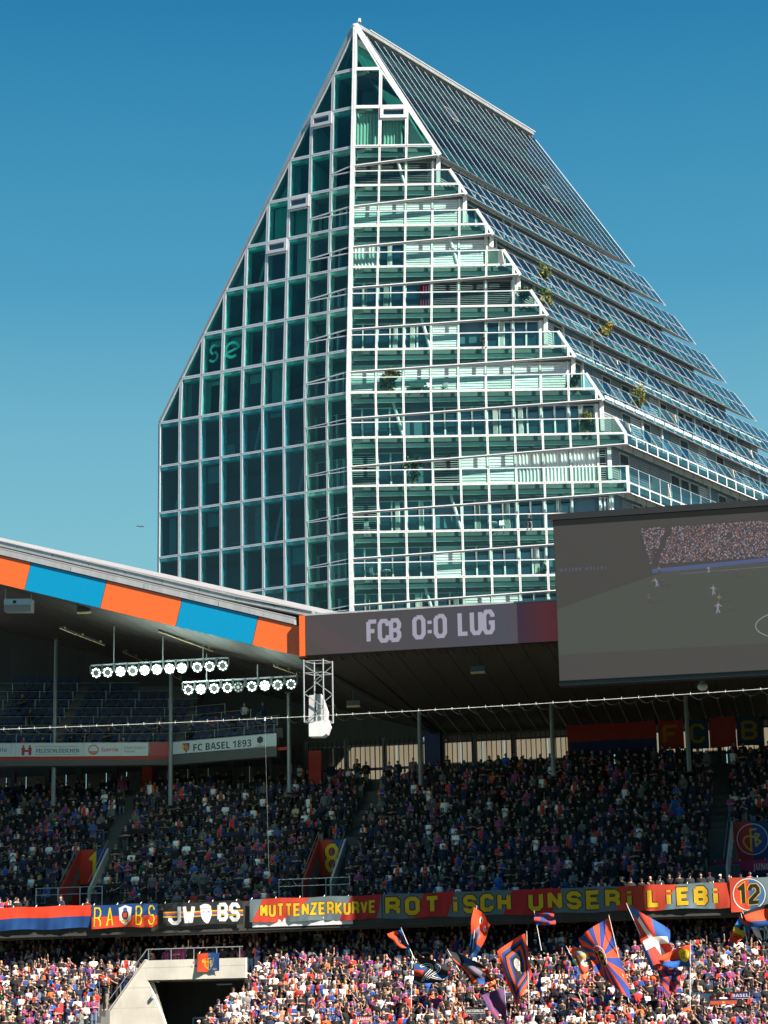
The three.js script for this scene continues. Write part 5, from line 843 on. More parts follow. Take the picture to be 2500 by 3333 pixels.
flag('small blue and orange flag with dark round figure, leftmost waving flag', [[2.13, 12.85], [1.35, 12.64], [1.83, 11.98], [2.62, 11.76]], [[2.13, 12.9], [2.8, 11.2]], -8, 256, (g, w, h) => { g.fillStyle = BL; g.fillRect(0, 0, w, h); g.fillStyle = OR; g.fillRect(w * .35, 0, w, h); g.fillStyle = '#22243a'; g.beginPath(); g.ellipse(w * .42, h * .5, w * .2, h * .3, 0, 0, 7); g.fill(); g.strokeStyle = OR; g.lineWidth = 12; g.beginPath(); g.moveTo(w * .32, h * .35); g.lineTo(w * .5, h * .65); g.stroke(); }, 1);
flag('tall narrow flag, orange above and blue below, with grey dragon print', [[6.3, 13.95], [7.22, 12.96], [6.3, 11.19], [5.85, 11.41]], [[6.42, 13.98], [5.87, 9.8]], -8, 384, (g, w, h) => { g.fillStyle = OR; g.fillRect(0, 0, w, h); g.fillStyle = BL; g.beginPath(); g.moveTo(0, h * .55); g.lineTo(w, h * .68); g.lineTo(w, h); g.lineTo(0, h); g.fill(); g.fillStyle = '#7d7088'; g.beginPath(); g.moveTo(w * .4, h * .3); g.lineTo(w * .75, h * .45); g.lineTo(w * .5, h * .7); g.lineTo(w * .2, h * .5); g.fill(); g.strokeStyle = '#8b8496'; g.lineWidth = 12; g.beginPath(); g.arc(w * .45, h * .78, w * .16, 0, 5); g.stroke(); g.fillStyle = '#e8e4de'; g.beginPath(); g.arc(w * .42, h * .17, w * .09, 0, 7); g.arc(w * .8, h * .22, w * .08, 0, 7); g.fill(); g.fillStyle = BK; g.fillRect(w * .38, h * .15, w * .06, h * .06); g.fillRect(w * .78, h * .2, w * .05, h * .05); }, 2);
flag('black flag with white outlined crozier and red and blue corner', [[3.1, 11.42], [4.85, 10.66], [4.52, 9.96], [2.62, 9.93]], [[2.72, 11.4], [2.55, 8.6]], -8, 384, (g, w, h) => { g.fillStyle = BK; g.fillRect(0, 0, w, h); g.fillStyle = BL; g.fillRect(0, h * .3, w * .3, h * .22); g.fillStyle = '#c8402a'; g.fillRect(0, h * .5, w * .26, h * .25); g.fillStyle = BL; g.fillRect(w * .7, h * .55, w * .3, h * .2); hook(g, w, h, '#e6e6e6', 34); hook(g, w, h, BK, 18); }, 3);
flag('dark flag with grey violet figure between red and blue wedges', [[4.6, 11.62], [6.55, 10.9], [7.25, 9.95], [6.01, 9.8]], [[4.72, 11.66], [6.2, 8.9]], -8, 384, (g, w, h) => { g.fillStyle = BK; g.fillRect(0, 0, w, h); g.fillStyle = OR; g.beginPath(); g.moveTo(w * .05, h * .2); g.lineTo(w * .35, h * .9); g.lineTo(w * .1, h); g.fill(); g.fillStyle = BL; g.fillRect(w * .35, 0, w * .4, h * .3); g.fillRect(w * .4, h * .8, w * .35, h * .2); g.fillStyle = OR; g.fillRect(w * .85, h * .4, w * .15, h * .6); g.fillStyle = '#6b6276'; g.beginPath(); g.ellipse(w * .5, h * .5, w * .3, h * .2, .3, 0, 7); g.fill(); g.fillRect(w * .6, h * .5, w * .1, h * .35); }, 4);
flag('large flag with black panel framed by orange and blue bands, pale head drawing', [[9.18, 12.42], [7.55, 11.5], [8.45, 8.35], [9.36, 10.2]], [[9.2, 12.48], [9.15, 7.6]], -8.3, 512, (g, w, h) => { g.fillStyle = OR; g.fillRect(0, 0, w, h); for (const [k, c] of [[.1, BL], [.17, BK], [.23, OR], [.3, BL], [.35, BK]]) { g.fillStyle = c; g.fillRect(w * k, h * k * .8, w * (1 - 2 * k), h * (1 - 1.6 * k)); } g.fillStyle = '#cfc6c0'; g.beginPath(); g.ellipse(w * .5, h * .46, w * .08, h * .13, .4, 0, 7); g.fill(); g.strokeStyle = BK; g.lineWidth = 5; for (let i = 0; i < 6; i++) { g.beginPath(); g.moveTo(w * (.44 + i * .022), h * .36); g.lineTo(w * (.47 + i * .02), h * (.5 + i * .015)); g.stroke(); } g.strokeStyle = '#bdb4b0'; g.beginPath(); g.moveTo(w * .46, h * .56); g.lineTo(w * .44, h * .66); g.stroke(); }, 5);
flag('small flag of red and blue chequers on a white stick', [[9.63, 13.52], [10.73, 13.43], [10.8, 12.88], [9.69, 12.85]], [[9.61, 13.6], [9.91, 11.5]], -8, 128, (g, w, h) => { for (let i = 0; i < 4; i++) for (let j = 0; j < 3; j++) { g.fillStyle = (i + j) % 2 ? '#c63a2c' : '#1b4a90'; g.fillRect(i * w / 4, j * h / 3, w / 4 + 1, h / 3 + 1); } }, 6);
flag('largest flag, orange and blue sunburst stripes with black number panel', [[13.76, 13.12], [12.0, 12.0], [13.0, 10.2], [14.75, 8.75]], [[13.76, 13.2], [14.83, 7.5]], -8.4, 512, (g, w, h) => { g.fillStyle = OR; g.fillRect(0, 0, w, h); g.fillStyle = '#27418a'; for (let k = 0; k < 11; k++) { const a = k / 11 * 6.283; g.beginPath(); g.moveTo(w * .55, h * .5); g.lineTo(w * (.55 + Math.cos(a) * 1.2), h * (.5 + Math.sin(a) * 1.2)); g.lineTo(w * (.55 + Math.cos(a + .29) * 1.2), h * (.5 + Math.sin(a + .29) * 1.2)); g.fill(); } g.strokeStyle = '#dcd6cc'; g.lineWidth = 7; g.beginPath(); g.arc(w * .6, h * .5, w * .2, 2.6, 5.2); g.stroke(); for (const [l, c] of [[40, '#d8b21c'], [28, '#1b1a1c']]) strokes(g, '81', w * .48, h * .42, w * .26, h * .2, 1.6, l, c); }, 7);
flag('red flag with yellow and blue rounded figure in grey cap', [[11.42, 11.54], [12.8, 11.53], [13.07, 10.89], [12.2, 10.1]], [[11.35, 11.62], [12.66, 9.0]], -8.2, 384, (g, w, h) => { g.fillStyle = '#e0523c'; g.fillRect(0, 0, w, h); g.fillStyle = BK; g.fillRect(w * .04, h * .3, w * .06, h * .4); g.fillStyle = '#e9dfc6'; g.beginPath(); g.ellipse(w * .52, h * .5, w * .34, h * .36, .2, 0, 7); g.fill(); g.fillStyle = '#e4b77c'; g.beginPath(); g.ellipse(w * .52, h * .38, w * .26, h * .2, 0, 0, 7); g.fill(); g.fillStyle = '#2f4f86'; g.fillRect(w * .35, h * .58, w * .36, h * .1); g.fillRect(w * .4, h * .74, w * .28, h * .08); g.fillStyle = '#d8b21c'; g.fillRect(w * .36, h * .68, w * .34, h * .06); g.fillStyle = '#8a8d92'; g.beginPath(); g.ellipse(w * .42, h * .2, w * .2, h * .1, 0, 0, 7); g.fill(); }, 8);
flag('long flag with white cross lines on red and blue, blue pointed tip', [[14.76, 13.75], [16.95, 12.36], [17.05, 10.37], [15.9, 10.3]], [[14.73, 13.82], [16.35, 9.7]], -8.2, 512, (g, w, h) => { g.fillStyle = '#cf3d30'; g.fillRect(0, 0, w, h); g.fillStyle = '#2a5a9c'; g.fillRect(0, 0, w * .3, h * .16); g.fillRect(w * .6, 0, w * .4, h * .35); g.fillRect(w * .62, h * .72, w * .38, h * .28); g.fillRect(0, h * .6, w * .22, h * .4); g.strokeStyle = '#ece8e4'; g.lineWidth = w * .15; g.beginPath(); g.moveTo(w * .2, h * .15); g.lineTo(w * .9, h * .95); g.moveTo(w * .95, h * .3); g.lineTo(w * .1, h * .62); g.stroke(); }, 9);
flag('flag with yellow clenched shape beside orange and blue halves', [[18.09, 11.55], [16.4, 10.95], [16.45, 10.45], [18.03, 10.37]], [[18.1, 11.7], [17.85, 7.8]], -8.6, 256, (g, w, h) => { g.fillStyle = OR; g.fillRect(0, 0, w, h); g.fillStyle = '#20539a'; g.fillRect(0, h * .58, w, h); g.fillStyle = '#e2c11f'; g.beginPath(); g.ellipse(w * .2, h * .42, w * .18, h * .34, .2, 0, 7); g.fill(); g.strokeStyle = BK; g.lineWidth = 4; for (let i = 0; i < 4; i++) { g.beginPath(); g.moveTo(w * (.08 + i * .07), h * .25); g.lineTo(w * (.12 + i * .06), h * .6); g.stroke(); } }, 10);
flag('crumpled dark red and blue flag below the yellow fist flag', [[16.25, 10.25], [17.6, 10.19], [17.41, 9.4], [16.67, 8.8]], [[16.3, 10.4], [16.72, 8.2]], -8.4, 256, (g, w, h) => { g.fillStyle = '#c23a30'; g.fillRect(0, 0, w, h); g.strokeStyle = '#25356e'; g.lineWidth = 30; for (let i = -2; i < 5; i++) { g.beginPath(); g.moveTo(w * i * .28, 0); g.lineTo(w * (i * .28 + .45), h); g.stroke(); } blobs(g, w, h, 4, 6, [BK, '#3a2a5a']); }, 11);
flag('small flag of blue, yellow and red with black print near right edge', [[20.75, 13.05], [21.4, 12.39], [20.59, 11.5], [20.12, 11.71]], [[20.86, 13.1], [21.19, 11.0]], -8, 256, (g, w, h) => { g.fillStyle = '#d3452a'; g.fillRect(0, 0, w, h); g.fillStyle = '#e0b52a'; g.fillRect(0, h * .3, w, h * .3); g.fillStyle = '#2a6aa8'; g.fillRect(0, h * .1, w, h * .3); g.fillStyle = BK; g.beginPath(); g.arc(w * .5, h * .3, w * .14, 0, 7); g.fill(); g.strokeStyle = BK; g.lineWidth = 10; g.beginPath(); g.moveTo(w * .2, h * .75); g.lineTo(w * .8, h * .75); g.stroke(); }, 12);
flag('big flag at the right edge, orange and blue above black with pale crozier', [[20.98, 13.15], [23, 13.7], [23, 11.1], [21.6, 11.9]], [[20.95, 13.2], [22.3, 10.6]], -8.3, 384, (g, w, h) => { g.fillStyle = BK; g.fillRect(0, 0, w, h); g.fillStyle = OR; g.fillRect(0, h * .1, w, h * .3); g.fillStyle = BL; g.fillRect(0, h * .38, w, h * .28); g.save(); g.translate(w * .15, h * .5); g.scale(.5, .5); hook(g, w, h, '#cfc8c4', 30); g.restore(); }, 13);
flag('hanging violet and red striped flag near the bottom', [[7.95, 9.5], [6.75, 9.15], [7.42, 7.7], [8.15, 7.95]], [[7.96, 9.6], [8.06, 7.5]], -9, 256, (g, w, h) => { g.fillStyle = '#5c3a66'; g.fillRect(0, 0, w, h); for (let i = 0; i < 5; i++) { g.fillStyle = i % 2 ? '#a33a44' : '#40407a'; g.beginPath(); g.moveTo(w * .9, 0); g.lineTo(w * (i * .2), h); g.lineTo(w * (i * .2 + .1), h); g.fill(); } }, 14);
flag('thin black and red streamer flag bent on a dark stick', [[11.0, 9.25], [12.05, 9.05], [12.6, 8.15], [12.1, 8.5]], [[12, 9.1], [12.67, 7.4]], -9, 128, (g, w, h) => { g.fillStyle = BK; g.fillRect(0, 0, w, h); g.fillStyle = '#a33a3a'; g.fillRect(0, h * .35, w, h * .14); g.fillStyle = '#ddd'; g.fillRect(0, h * .55, w, h * .07); }, 15);
function heldSign(name, label, cat, a0, a1, y0, y1, b, px, draw) { const t = thing(name, label, cat, S((a0 + a1) / 2, y0, b)); printed(t, 'printed_face', a0, a1, y0, y1, b, std(.9, .9, .9, { map: canvas(px, Math.round(px * (y1 - y0) / (a1 - a0)), draw), roughness: .9, side: THREE.DoubleSide }), 0); part(t, 'hem', new MB().rod(S(a0, y1, b), S(a1, y1, b), .02, 5), M.black); }
const sign = (bg, fg, text) => (g, w, h) => { g.fillStyle = bg; g.fillRect(0, 0, w, h); g.strokeStyle = fg; g.lineWidth = h * .06; g.strokeRect(3, h * .06, w - 6, h * .88); g.fillStyle = fg; g.font = `bold ${h * .6}px sans-serif`; const m = g.measureText(text).width; g.save(); g.translate(w * .05, h * .72); g.scale(w * .9 / m, 1); g.fillText(text, 0, 0); g.restore(); };
heldSign('held_scarf', 'black scarf with white word UNSTÄRBLIG held up near the bottom', 'scarf', 5.85, 6.95, 8.15, 8.48, -9.6, 256, sign('#1a1a1c', '#eceae6', 'UNSTÄRBLIG'));
heldSign('held_scarf', 'red scarf with white word ZÄMME held up at the bottom', 'scarf', -.1, .76, 7.85, 8.2, -9.8, 256, sign('#b02a3a', '#f0eeea', 'ZÄMME'));
heldSign('held_scarf', 'red and blue scarf with word BASEL held up at lower right', 'scarf', 20.1, 21.1, 8.62, 8.98, -8.8, 256, (g, w, h) => { sign('#3a2a5a', '#d8d4e4', 'BASEL')(g, w, h); g.fillStyle = '#c63a2c'; g.fillRect(0, 0, w * .1, h); });
heldSign('held_scarf', 'orange and blue scarf with yellow star held at lower right', 'scarf', 19.0, 20.4, 8.36, 8.62, -8.9, 256, (g, w, h) => { g.fillStyle = '#d0532a'; g.fillRect(0, 0, w, h); g.fillStyle = '#26407e'; g.fillRect(0, 0, w, h * .3); g.fillStyle = '#e2c11f'; g.beginPath(); g.arc(w * .5, h * .6, h * .22, 0, 7); g.fill(); });

// ---------- floodlights ----------
{
  const glow = (k) => std(.9, .95, .9, { emissive: new THREE.Color(.86, 1, .93), emissiveIntensity: k });
  const glows = [0, 1, 2].map((k) => glow([0, 1.4, 3.2][k])), half = glow(.7), off = std(.25, .24, .22, { roughness: .3 });
  const rowsL = [[[313, 351, 393, 433, 472, 512, 553, 593, 643, 683, 725], [1, 1, 2, 1, 2, 2, 2, 2, 1, 1, .5], (x) => -18.71 + (x - 313) / 49.8, 29.8, 'upper'], [[613, 654, 698, 741, 777, 821, 863, 905, 948], [1, 2, 1, 1, 0, 1, 2, .6, .5], (x) => -12.66 + (x - 613) / 50.8, 28.4, 'lower']];
  const nth = ['first', 'second', 'third', 'fourth', 'fifth', 'sixth', 'seventh', 'eighth', 'ninth', 'tenth', 'eleventh'];
  for (const [xs, on, A, y, word] of rowsL) {
    const bar = thing('lamp_bar', `grey mounting bar of the ${word} floodlight row under the roof`, 'mounting bar', S(A(xs[0]), y + .5, .2)); part(bar, 'beam', new MB().bar(S(A(xs[0]) - .4, y + .52, .25), S(A(xs.at(-1)) + .3, y + .52, .25), .14, .1, UP), M.galv);
    for (const k of [1, 5, 8]) if (xs[k]) part(bar, 'hanger', new MB().rod(S(A(xs[k]) + .3, y + .5, .25), S(A(xs[k]) + .3, y + (word === 'upper' ? 3.2 : 2.5) - k * .22, .25), .04, 6), M.post);
    xs.forEach((x, i) => {
      const a = A(x), t = thing('floodlight', `${['unlit', 'lit', 'glaring'][Math.ceil(on[i])] ?? 'lit'} round floodlight, ${nth[i]} from left in the ${word} row`, 'floodlight', S(a, y, 0), 'floodlights under the roof');
      const f = add(FRONT, UP, -.3).normalize(), c = S(a, y, 0), sx = E1, sy = sx.clone().cross(f).normalize();
      part(t, 'housing', new MB().rod(add(c, f, -.22), c, .3, 14, .35), M.black); for (const k of [.38, -.38]) part(t, 'bracket', new MB().bar(add(c, sx, k), add(add(c, sx, k), UP, .5), .05, .08, E1), M.darkMetal);
      const m = on[i] === 0 ? off : on[i] < 1 ? half : glows[on[i]];
      for (let k = 0; k < 8; k++) { const w = k / 8 * 6.283, p = add(add(c, sx, Math.cos(w) * .25), sy, Math.sin(w) * .25); part(t, 'led_lens', new MB().rod(p, add(p, f, .05), .058, 10), m); }
      if (on[i] === 2 || on[i] === 0) part(t, 'led_lens', new MB().rod(c, add(c, f, .05), .1, 10), m);
      if (on[i] > 0) { const L = new THREE.PointLight(0xdcfff0, on[i] === 2 ? 4 : on[i] * 1.6, 0, 2); L.name = 'floodlight_lamp'; L.position.copy(add(V(0, 0, 0), f, 1.3)); L.castShadow = true; L.shadow.radius = 10; t.add(L); }
    });
  }
}
// ---------- loudspeaker in its lattice frame, ceiling fittings, cables ----------
{
  const t = thing('loudspeaker', 'grey hanging loudspeaker in a steel lattice frame below the scoreboard end', 'loudspeaker', S(-3, 28, -6)), b = -6, fr = new MB(), d = .05;
  const X = [[-3.72, -6.3], [-2.55, -6.3], [-2.2, -5.4], [-3.3, -5.4]];
  for (const [a, bb] of X) part(t, 'frame_tube', new MB().rod(S(a, 25, bb), S(a, 28.7, bb), d, 6), M.galv);
  for (const y of [25, 27.9, 28.6]) for (let i = 0; i < 4; i++) fr.rod(S(X[i][0], y, X[i][1]), S(X[(i + 1) % 4][0], y, X[(i + 1) % 4][1]), .035, 5);
  for (let k = 0; k < 4; k++) { const y = 25 + k * .85; fr.rod(S(X[k % 2][0], y, -6.3), S(X[(k + 1) % 2][0], y + .85, -6.3), .03, 5).rod(S(X[2 + k % 2][0], y, -5.4), S(X[2 + (k + 1) % 2][0], y + .85, -5.4), .03, 5); }
  part(t, 'bracing', fr, M.galv);
  const z = [S(-3.45, 26.6, -6.15), S(-2.75, 26.65, -6.15), S(-2.4, 25.6, -6.15), S(-2.45, 25.05, -6.15), S(-3.5, 25.0, -6.15)]; part(t, 'cabinet', new MB().prism(z, ez(.6)), M.paleGrey, 'upper grey cabinet');
  part(t, 'cabinet', new MB().prism([S(-3.42, 24.9, -6.4), S(-2.35, 25.1, -6.4), S(-2.22, 24.7, -6.4), S(-2.4, 24.25, -6.4), S(-2.6, 24.12, -6.4), S(-3.42, 24.15, -6.4)], ez(.75)), M.white, 'lower pale horn cabinet');
  part(t, 'strap', new MB().bar(S(-2.98, 26.65, -6.17), S(-3.1, 25.1, -6.17), .08, .03, E2), M.darkMetal);
  const lamp = (a, y, bb, label) => { const o = thing('ceiling_spotlight', label, 'lamp', S(a, y, bb), 'small lamps hung under the roof'); part(o, 'stem', new MB().rod(S(a, y + .1, bb), S(a, y + .95, bb), .03, 5), M.darkMetal); part(o, 'hood', new MB().prism([S(a - .42, y - .1, bb), S(a + .42, y - .1, bb), S(a + .42, y + .22, bb), S(a - .42, y + .22, bb)], ez(.3)), M.darkMetal); part(o, 'lens', sbox(new MB(), a - .42, a + .42, y - .2, y - .11, bb - .05, bb + .3), M.brass); };
  lamp(6.24, 27.95, -4, 'small brown hooded lamp under the roof, right of the loudspeaker'); lamp(-18.2, 33.05, -4, 'small hooded lamp with bright fittings under the second blue board joint'); lamp(-2.6, 27.3, 2, 'small pale lamp under the roof behind the loudspeaker frame');
  const tube = (a0, y0, b0, a1, y1, b1, label) => { const o = thing('tube_lamp', label, 'lamp', S(a0, y0, b0), 'tube lamps under the roof'); part(o, 'tray', new MB().bar(S(a0, y0, b0), S(a1, y1, b1), .12, .08, UP), M.darkMetal); part(o, 'tube', new MB().rod(S(a0, y0 - .09, b0), S(a1, y1 - .09, b1), .035, 6), M.brass); for (const k of [.1, .5, .9]) part(o, 'clip', sbox(new MB(), a0 + (a1 - a0) * k - .08, a0 + (a1 - a0) * k + .08, y0 + (y1 - y0) * k - .03, y0 + (y1 - y0) * k + .12, b0 + (b1 - b0) * k - .05, b0 + (b1 - b0) * k + .05), M.brass); };
  tube(-21.2, 32.9, 0, -19.2, 32.2, 3, 'tube lamp under the left roof, nearest the left edge'); tube(-19.3, 32.5, 7, -18.2, 32.0, 9, 'short tube lamp under the left roof beside the second post'); tube(-14, 31.9, -2, -11.3, 31.0, 1, 'bright tube lamp under the second blue board'); tube(-6.9, 29.5, -1, -5.6, 29.1, 1, 'tube lamp under the last orange board'); tube(-17.4, 31.6, 10, -16.6, 31.2, 11.5, 'small tube lamp above the floodlight row'); tube(-5.6, 28.2, 4, -4.6, 27.8, 6, 'tube lamp behind the lower floodlight row');
  const cam = thing('security_camera', 'white domed camera hanging below the big screen', 'camera', S(19.27, 26.3, -4)); part(cam, 'stem', new MB().rod(S(19.27, 26.4, -4), S(19.27, 28.4, -4), .05, 6), M.galv); { const g = new THREE.SphereGeometry(.3, 14, 10); g.scale(1, .85, 1); g.translate(0, -.05, 0); mesh('dome', g, M.paleGrey, cam); part(cam, 'collar', new MB().rod(S(19.27, 26.3, -4), S(19.27, 26.55, -4), .2, 10, .1), M.paleGrey); part(cam, 'lens', new MB().rod(S(19.27, 25.95, -4.1), S(19.3, 25.8, -4.25), .05, 6), M.black); }
  const box = thing('speaker_box', 'flat grey speaker box hung under the roof at the far left', 'loudspeaker', S(-22.4, 33.3, -4)); part(box, 'cabinet', new MB().prism([S(-23.3, 33.2, -4.2), S(-21.55, 33.1, -4.2), S(-21.55, 33.9, -4.2), S(-23.3, 34, -4.2)], ez(.6)), std(.25, .235, .24, { roughness: .6 })); part(box, 'top_panel', new MB().prism([S(-23.3, 33.62, -4.23), S(-21.55, 33.52, -4.23), S(-21.55, 33.9, -4.23), S(-23.3, 34, -4.23)], ez(.03)), M.galv); for (const q of [-23.3, -21.6]) part(box, 'bracket', new MB().rod(S(q, 33.9, -4), S(q, 34.7, -4), .03, 5), M.galv); part(box, 'socket', sbox(new MB(), -22.7, -22.5, 33.66, 33.84, -4.26, -4.22), M.black);
  const rope = thing('net_cable', 'taut white net cable with ties crossing the whole stand', 'cable', S(0, 24.5, -12)), y = (a) => 24.42 + .0007 * a * a * .6;
  for (let a = -26; a < 28; a += 6) part(rope, 'cable', new MB().rod(S(a, y(a), -12), S(a + 6, y(a + 6), -12), .014, 6), M.rope);
  for (let a = -25.6; a < 27; a += .93) part(rope, 'tie', new MB().rod(S(a, y(a) - .05, -12), S(a, y(a) + .1, -12), .014, 4), M.rope);
  for (let a = -25.6; a < 27; a += .93) { const m = new MB(); for (let k = 0; k < 5; k++) { const f = (q) => S(a + q * .93 / 5, y(a) - .05 - .28 * Math.sin(Math.PI * q / 5), -12); m.rod(f(k), f(k + 1), .006, 3); } part(rope, 'net_loop', m, M.darkMetal); }
  const wire = thing('hanging_wire', 'thin pale wire hanging straight down from the net cable', 'wire', S(-4.5, 20, -12)); part(wire, 'wire', new MB().rod(S(-4.59, 24.4, -12), S(-4.4, 15.7, -12), .009, 5), M.post); part(wire, 'clamp', new MB().rod(S(-4.59, 24.3, -12), S(-4.58, 24.5, -12), .05, 6), M.rope);
}
// ---------- on the tower's balconies ----------
{
  const leafy = (label, base, n, sx, sy, sz, cols, seed, pot = true) => {
    const t = thing('potted_plant', label, 'plant', base), r = rng(seed), mats = cols.map((c) => std(...c, { side: THREE.DoubleSide, roughness: .8 }));
    if (pot) part(t, 'pot', new MB().rod(base, add(base, UP, .35), .16, 10, .22), std(.35, .16, .08, { roughness: .8 }));
    const st = new MB(); for (let i = 0; i < 7; i++) st.rod(add(base, UP, .2), add(base, V((r() - .5) * sx * 1.4, sy * (.5 + r() * .45), (r() - .5) * sz * 1.4)), .015, 4); part(t, 'stem', st, std(.1, .07, .03));
    mats.forEach((m) => { const mb = new MB(); const cl = Array.from({ length: 7 }, () => { const w = r() * 6.28, q = .25 + .75 * r(); return V(Math.cos(w) * q * sx, .2 + sy * (.2 + r() * .75), Math.sin(w) * q * sz); }); for (let i = 0; i < n / mats.length; i++) { const k = cl[i % 7], g = () => (r() + r() + r() - 1.5) * .55, c = add(base, V(k.x + g() * sx * .7, k.y + g() * sy * .35, k.z + g() * sz * .7)), d = V(r() - .5, r() - .3, r() - .5).normalize(), e = V(r() - .5, r() - .5, r() - .5).cross(d).normalize(), l = .07 + r() * .1; mb.tri(add(c, d, -l), add(c, e, l * .5), add(c, d, l)); mb.tri(add(c, d, -l), add(c, d, l), add(c, e, -l * .5)); } part(t, 'foliage', mb, m).userData.kind = 'stuff'; });
  };
  const G = [[.03, .07, .015], [.06, .11, .02], [.2, .19, .03]], Yl = [[.06, .09, .015], [.12, .14, .02], [.26, .2, .03]], D = [[.015, .045, .02], [.03, .07, .025]];
  const terr = (r, i) => add(V(PT(r, i).x, HS[r], PT(r, i).z), nSide, -.75), bal = (r, c, k = .42) => add(V(PR(c, HS[r]).x, HS[r], PR(c, HS[r]).z), nR, -k);
  leafy('yellow green shrub on the stepped side, third terrace from the top', terr(6, 4), 520, .5, 1.6, 1.3, G, 1); leafy('yellow green shrub where the fourth terrace meets the front', terr(7, 1.1), 520, .55, 1.75, 1.2, G, 2);
  leafy('long golden shrub spilling over the middle terrace', terr(7, 7.3), 900, .6, 1.5, 2.1, Yl, 3); leafy('tall thin yellow grasses on the lower terrace', terr(9, 5), 420, .5, 2.1, 1.3, Yl, 4);
  leafy('green shrub in tub behind the right end of a front balcony', bal(10, 8.6), 500, .6, 1.7, .4, G, 5); leafy('dark shrub with yellow tips beside white pots on the front balcony', bal(9, 1.5), 600, .8, 1.9, .4, [...D, Yl[2]], 6); leafy('dark palm plant standing on a lower front balcony', bal(11, 2.3), 500, .9, 2.2, .5, D, 7);
  leafy('dark bush inside the glass at the right end of the fifth balcony', bal(7, 6.4), 400, .45, 1.6, .4, D, 8); leafy('bush behind the glass at the right end of the eighth balcony', bal(9, 8.3), 300, .4, 1.2, .35, D, 9);
  [[7, 7.3, 'terracotta pot', .12], [7, 7.75, 'terracotta pot', .1], [7, 8.3, 'large terracotta pot', .16]].forEach(([r, c, w, q], i) => { const b = add(PL(c, HS[r]), nL, -.5), t = thing('plant_pot', ['small terracotta pot in the corner loggia with yellow flowers', 'middle small terracotta pot in the corner loggia', 'large terracotta pot at right of the corner loggia'][i], 'pot', b); part(t, 'pot', new MB().rod(b, add(b, UP, q * 2.4), q, 10, q * 1.4), std(.32, .15, .07, { roughness: .8 })); part(t, 'rim', new MB().rod(add(b, UP, q * 2.4), add(b, UP, q * 2.9), q * 1.5, 10), std(.34, .16, .08)); });
  const chair = (base, turn, label) => { const t = thing('garden_chair', label, 'chair', base, 'garden chairs on the tower balconies'), B = V(0, 0, 0), c = new MB(); t.rotation.y = turn; for (const [x, z] of [[-.2, -.2], [.2, -.2], [-.2, .2], [.2, .2]]) mesh('leg', new MB().rod(V(x * 1.15, 0, z), V(x, .45, z), .022, 5).geom(B), M.galv, t); mesh('seat', new MB().box(V(0, .46, 0), V(.22, 0, 0), V(0, .015, 0), V(0, 0, .22)).geom(B), M.white, t); mesh('backrest', new MB().prism([V(-.21, .55, -.22), V(.21, .55, -.22), V(.2, .95, -.28), V(-.2, .95, -.28)], V(0, 0, .02)).geom(B), M.white, t); };
  chair(bal(9, 3.0, .42), .6, 'garden chair, left of a pair beside the dark bench on the sixth balcony'); chair(bal(9, 3.5, .42), -.5, 'garden chair, right of a pair beside the dark bench on the sixth balcony'); chair(bal(12, 5.45, .42), .2, 'white folding chair beside the seated man in black'); chair(bal(12, .6, .42), 2.9, 'pale chair at the left end of the balcony of the seated man'); chair(bal(13, .8, .42), 2.2, 'chair by a table at the left end of the lowest balcony');
  { const b = bal(9, 2.5, .4), t = thing('garden_bench', 'dark green bench on the sixth front balcony', 'bench', b); part(t, 'seat', new MB().box(add(b, UP, .45), V(.6, 0, 0), V(0, .03, 0), V(0, 0, .22)), std(.02, .08, .06)); part(t, 'backrest', new MB().box(add(b, V(0, .72, -.2)), V(.6, 0, 0), V(0, .2, 0), V(0, 0, .03)), std(.02, .08, .06)); for (const x of [-.5, .5]) part(t, 'leg', new MB().box(add(b, V(x, .21, 0)), V(.03, 0, 0), V(0, .21, 0), V(0, 0, .2)), std(.02, .08, .06)); }
  [[12, 5.1], [13, 1.25]].forEach(([r, c], i) => { const b = bal(r, c, .42), t = thing('balcony_table', i ? 'small table at the left end of the lowest balcony' : 'round white table beside the seated man in black', 'table', b); part(t, 'tabletop', new MB().rod(add(b, UP, .7), add(b, UP, .74), .4, 16), M.white); part(t, 'leg', new MB().rod(b, add(b, UP, .7), .04, 8), M.galv); part(t, 'foot', new MB().rod(b, add(b, UP, .03), .22, 12), M.galv); });
  const sitter = (base, label, top, trou, hair) => { const t = thing('person', label, 'person', base); const f = FIG.seated; for (const [n, g, m, c] of [['body', f.body, CM.skin, SKIN[0]], ...(top ? [['shirt', f.shirt, CM.plain, top]] : []), ['trousers', f.trousers, CM.plain, trou], ['hair', hair[0], CM.plain, hair[1]]]) mesh(n, g, tinted(m, c), t); return t; };
  sitter(bal(8, 4.95, .45), 'person in black seated on the fifth front balcony of the tower', [.012, .012, .014], [.02, .02, .025], [FIG.seated.shortHair, [.03, .02, .012]]);
  sitter(bal(12, 6.4, .45), 'man in black top and shorts seated beside a white table on balcony', [.012, .013, .016], [.05, .05, .055], [FIG.seated.shortHair, [.4, .38, .36]]);
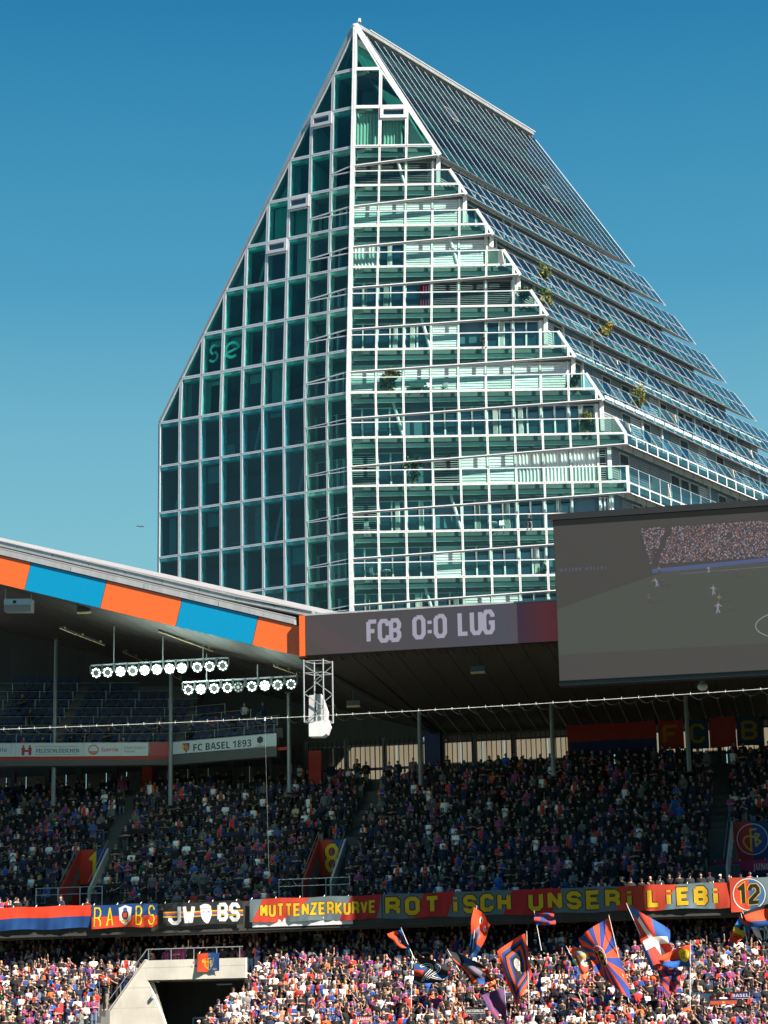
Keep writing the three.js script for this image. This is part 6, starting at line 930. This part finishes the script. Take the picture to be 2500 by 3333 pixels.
  sitter(bal(13, 6.9, .45), 'woman in grey green top sitting on balcony beside the big screen', [.25, .33, .27], [.02, .02, .025], [FIG.seated.longHair, [.1, .05, .025]]).rotation.y = 1.1;
  const ap = add(cornerAt(HS[0] + .35), V(.35, 0, -.5)), c = thing('roof_camera', 'tiny white device on the very tip of the tower', 'device', ap); part(c, 'stem', new MB().rod(ap, add(ap, UP, .45), .05, 6), M.darkMetal); part(c, 'dome', new MB().rod(add(ap, UP, .4), add(ap, UP, .72), .17, 10, .08), M.white);
}
{ // bird in the sky
  const c = V(-16.15, 40.3, -138), k = .5, W = (x, y, z) => V(x * k, y * k, z * k), t = thing('bird', 'dark bird gliding left of the tower above the roof', 'bird', c), m = std(.02, .02, .022);
  part(t, 'body', new MB().rod(add(c, W(-.12, -.03, .1)), add(c, W(.12, .03, -.1)), .035, 8, .02), m);
  part(t, 'wing', new MB().prism([c, add(c, W(-.25, .13, .05)), add(c, W(-.55, -.06, .12)), add(c, W(-.22, .05, .02))], V(0, .012, .06)), m); part(t, 'wing', new MB().prism([c, add(c, W(.22, .03, -.05)), add(c, W(.22, .13, -.05)), add(c, W(.55, -.1, 0))], V(0, .012, .06)), m);
  part(t, 'tail', new MB().prism([add(c, W(.1, .02, -.08)), add(c, W(.2, .0, -.2)), add(c, W(.26, .04, -.14))], V(0, .01, .02)), m);
}
{ // a few empty blue seats left between the seated people
  const r = rng(77), seatsAt = []; for (const p of people) if (p.tier === 1 && r() < .035 && p.a < 3) seatsAt.push(p);
  const taken = new Set(); seatsAt.filter((p) => { const k = p.row + (p.a < -21 ? 'a' : p.a < -13 ? 'b' : p.a < -5 ? 'c' : 'd'); return !taken.has(k) && taken.add(k); }).forEach((p) => addSeat(p.a + .55, upFloor(p.row), UPB(p.row) + .05, `blue seat among seated people, upper tier row ${globalThis.NUM[p.row]}, ${(p.a < -21 ? 'left of entrance one' : p.a < -13 ? 'right of entrance one' : p.a < -5 ? 'left of entrance eight' : 'right of entrance eight')}`, 'blue seats of the upper tier'));
}
renderer.render(scene, camera);
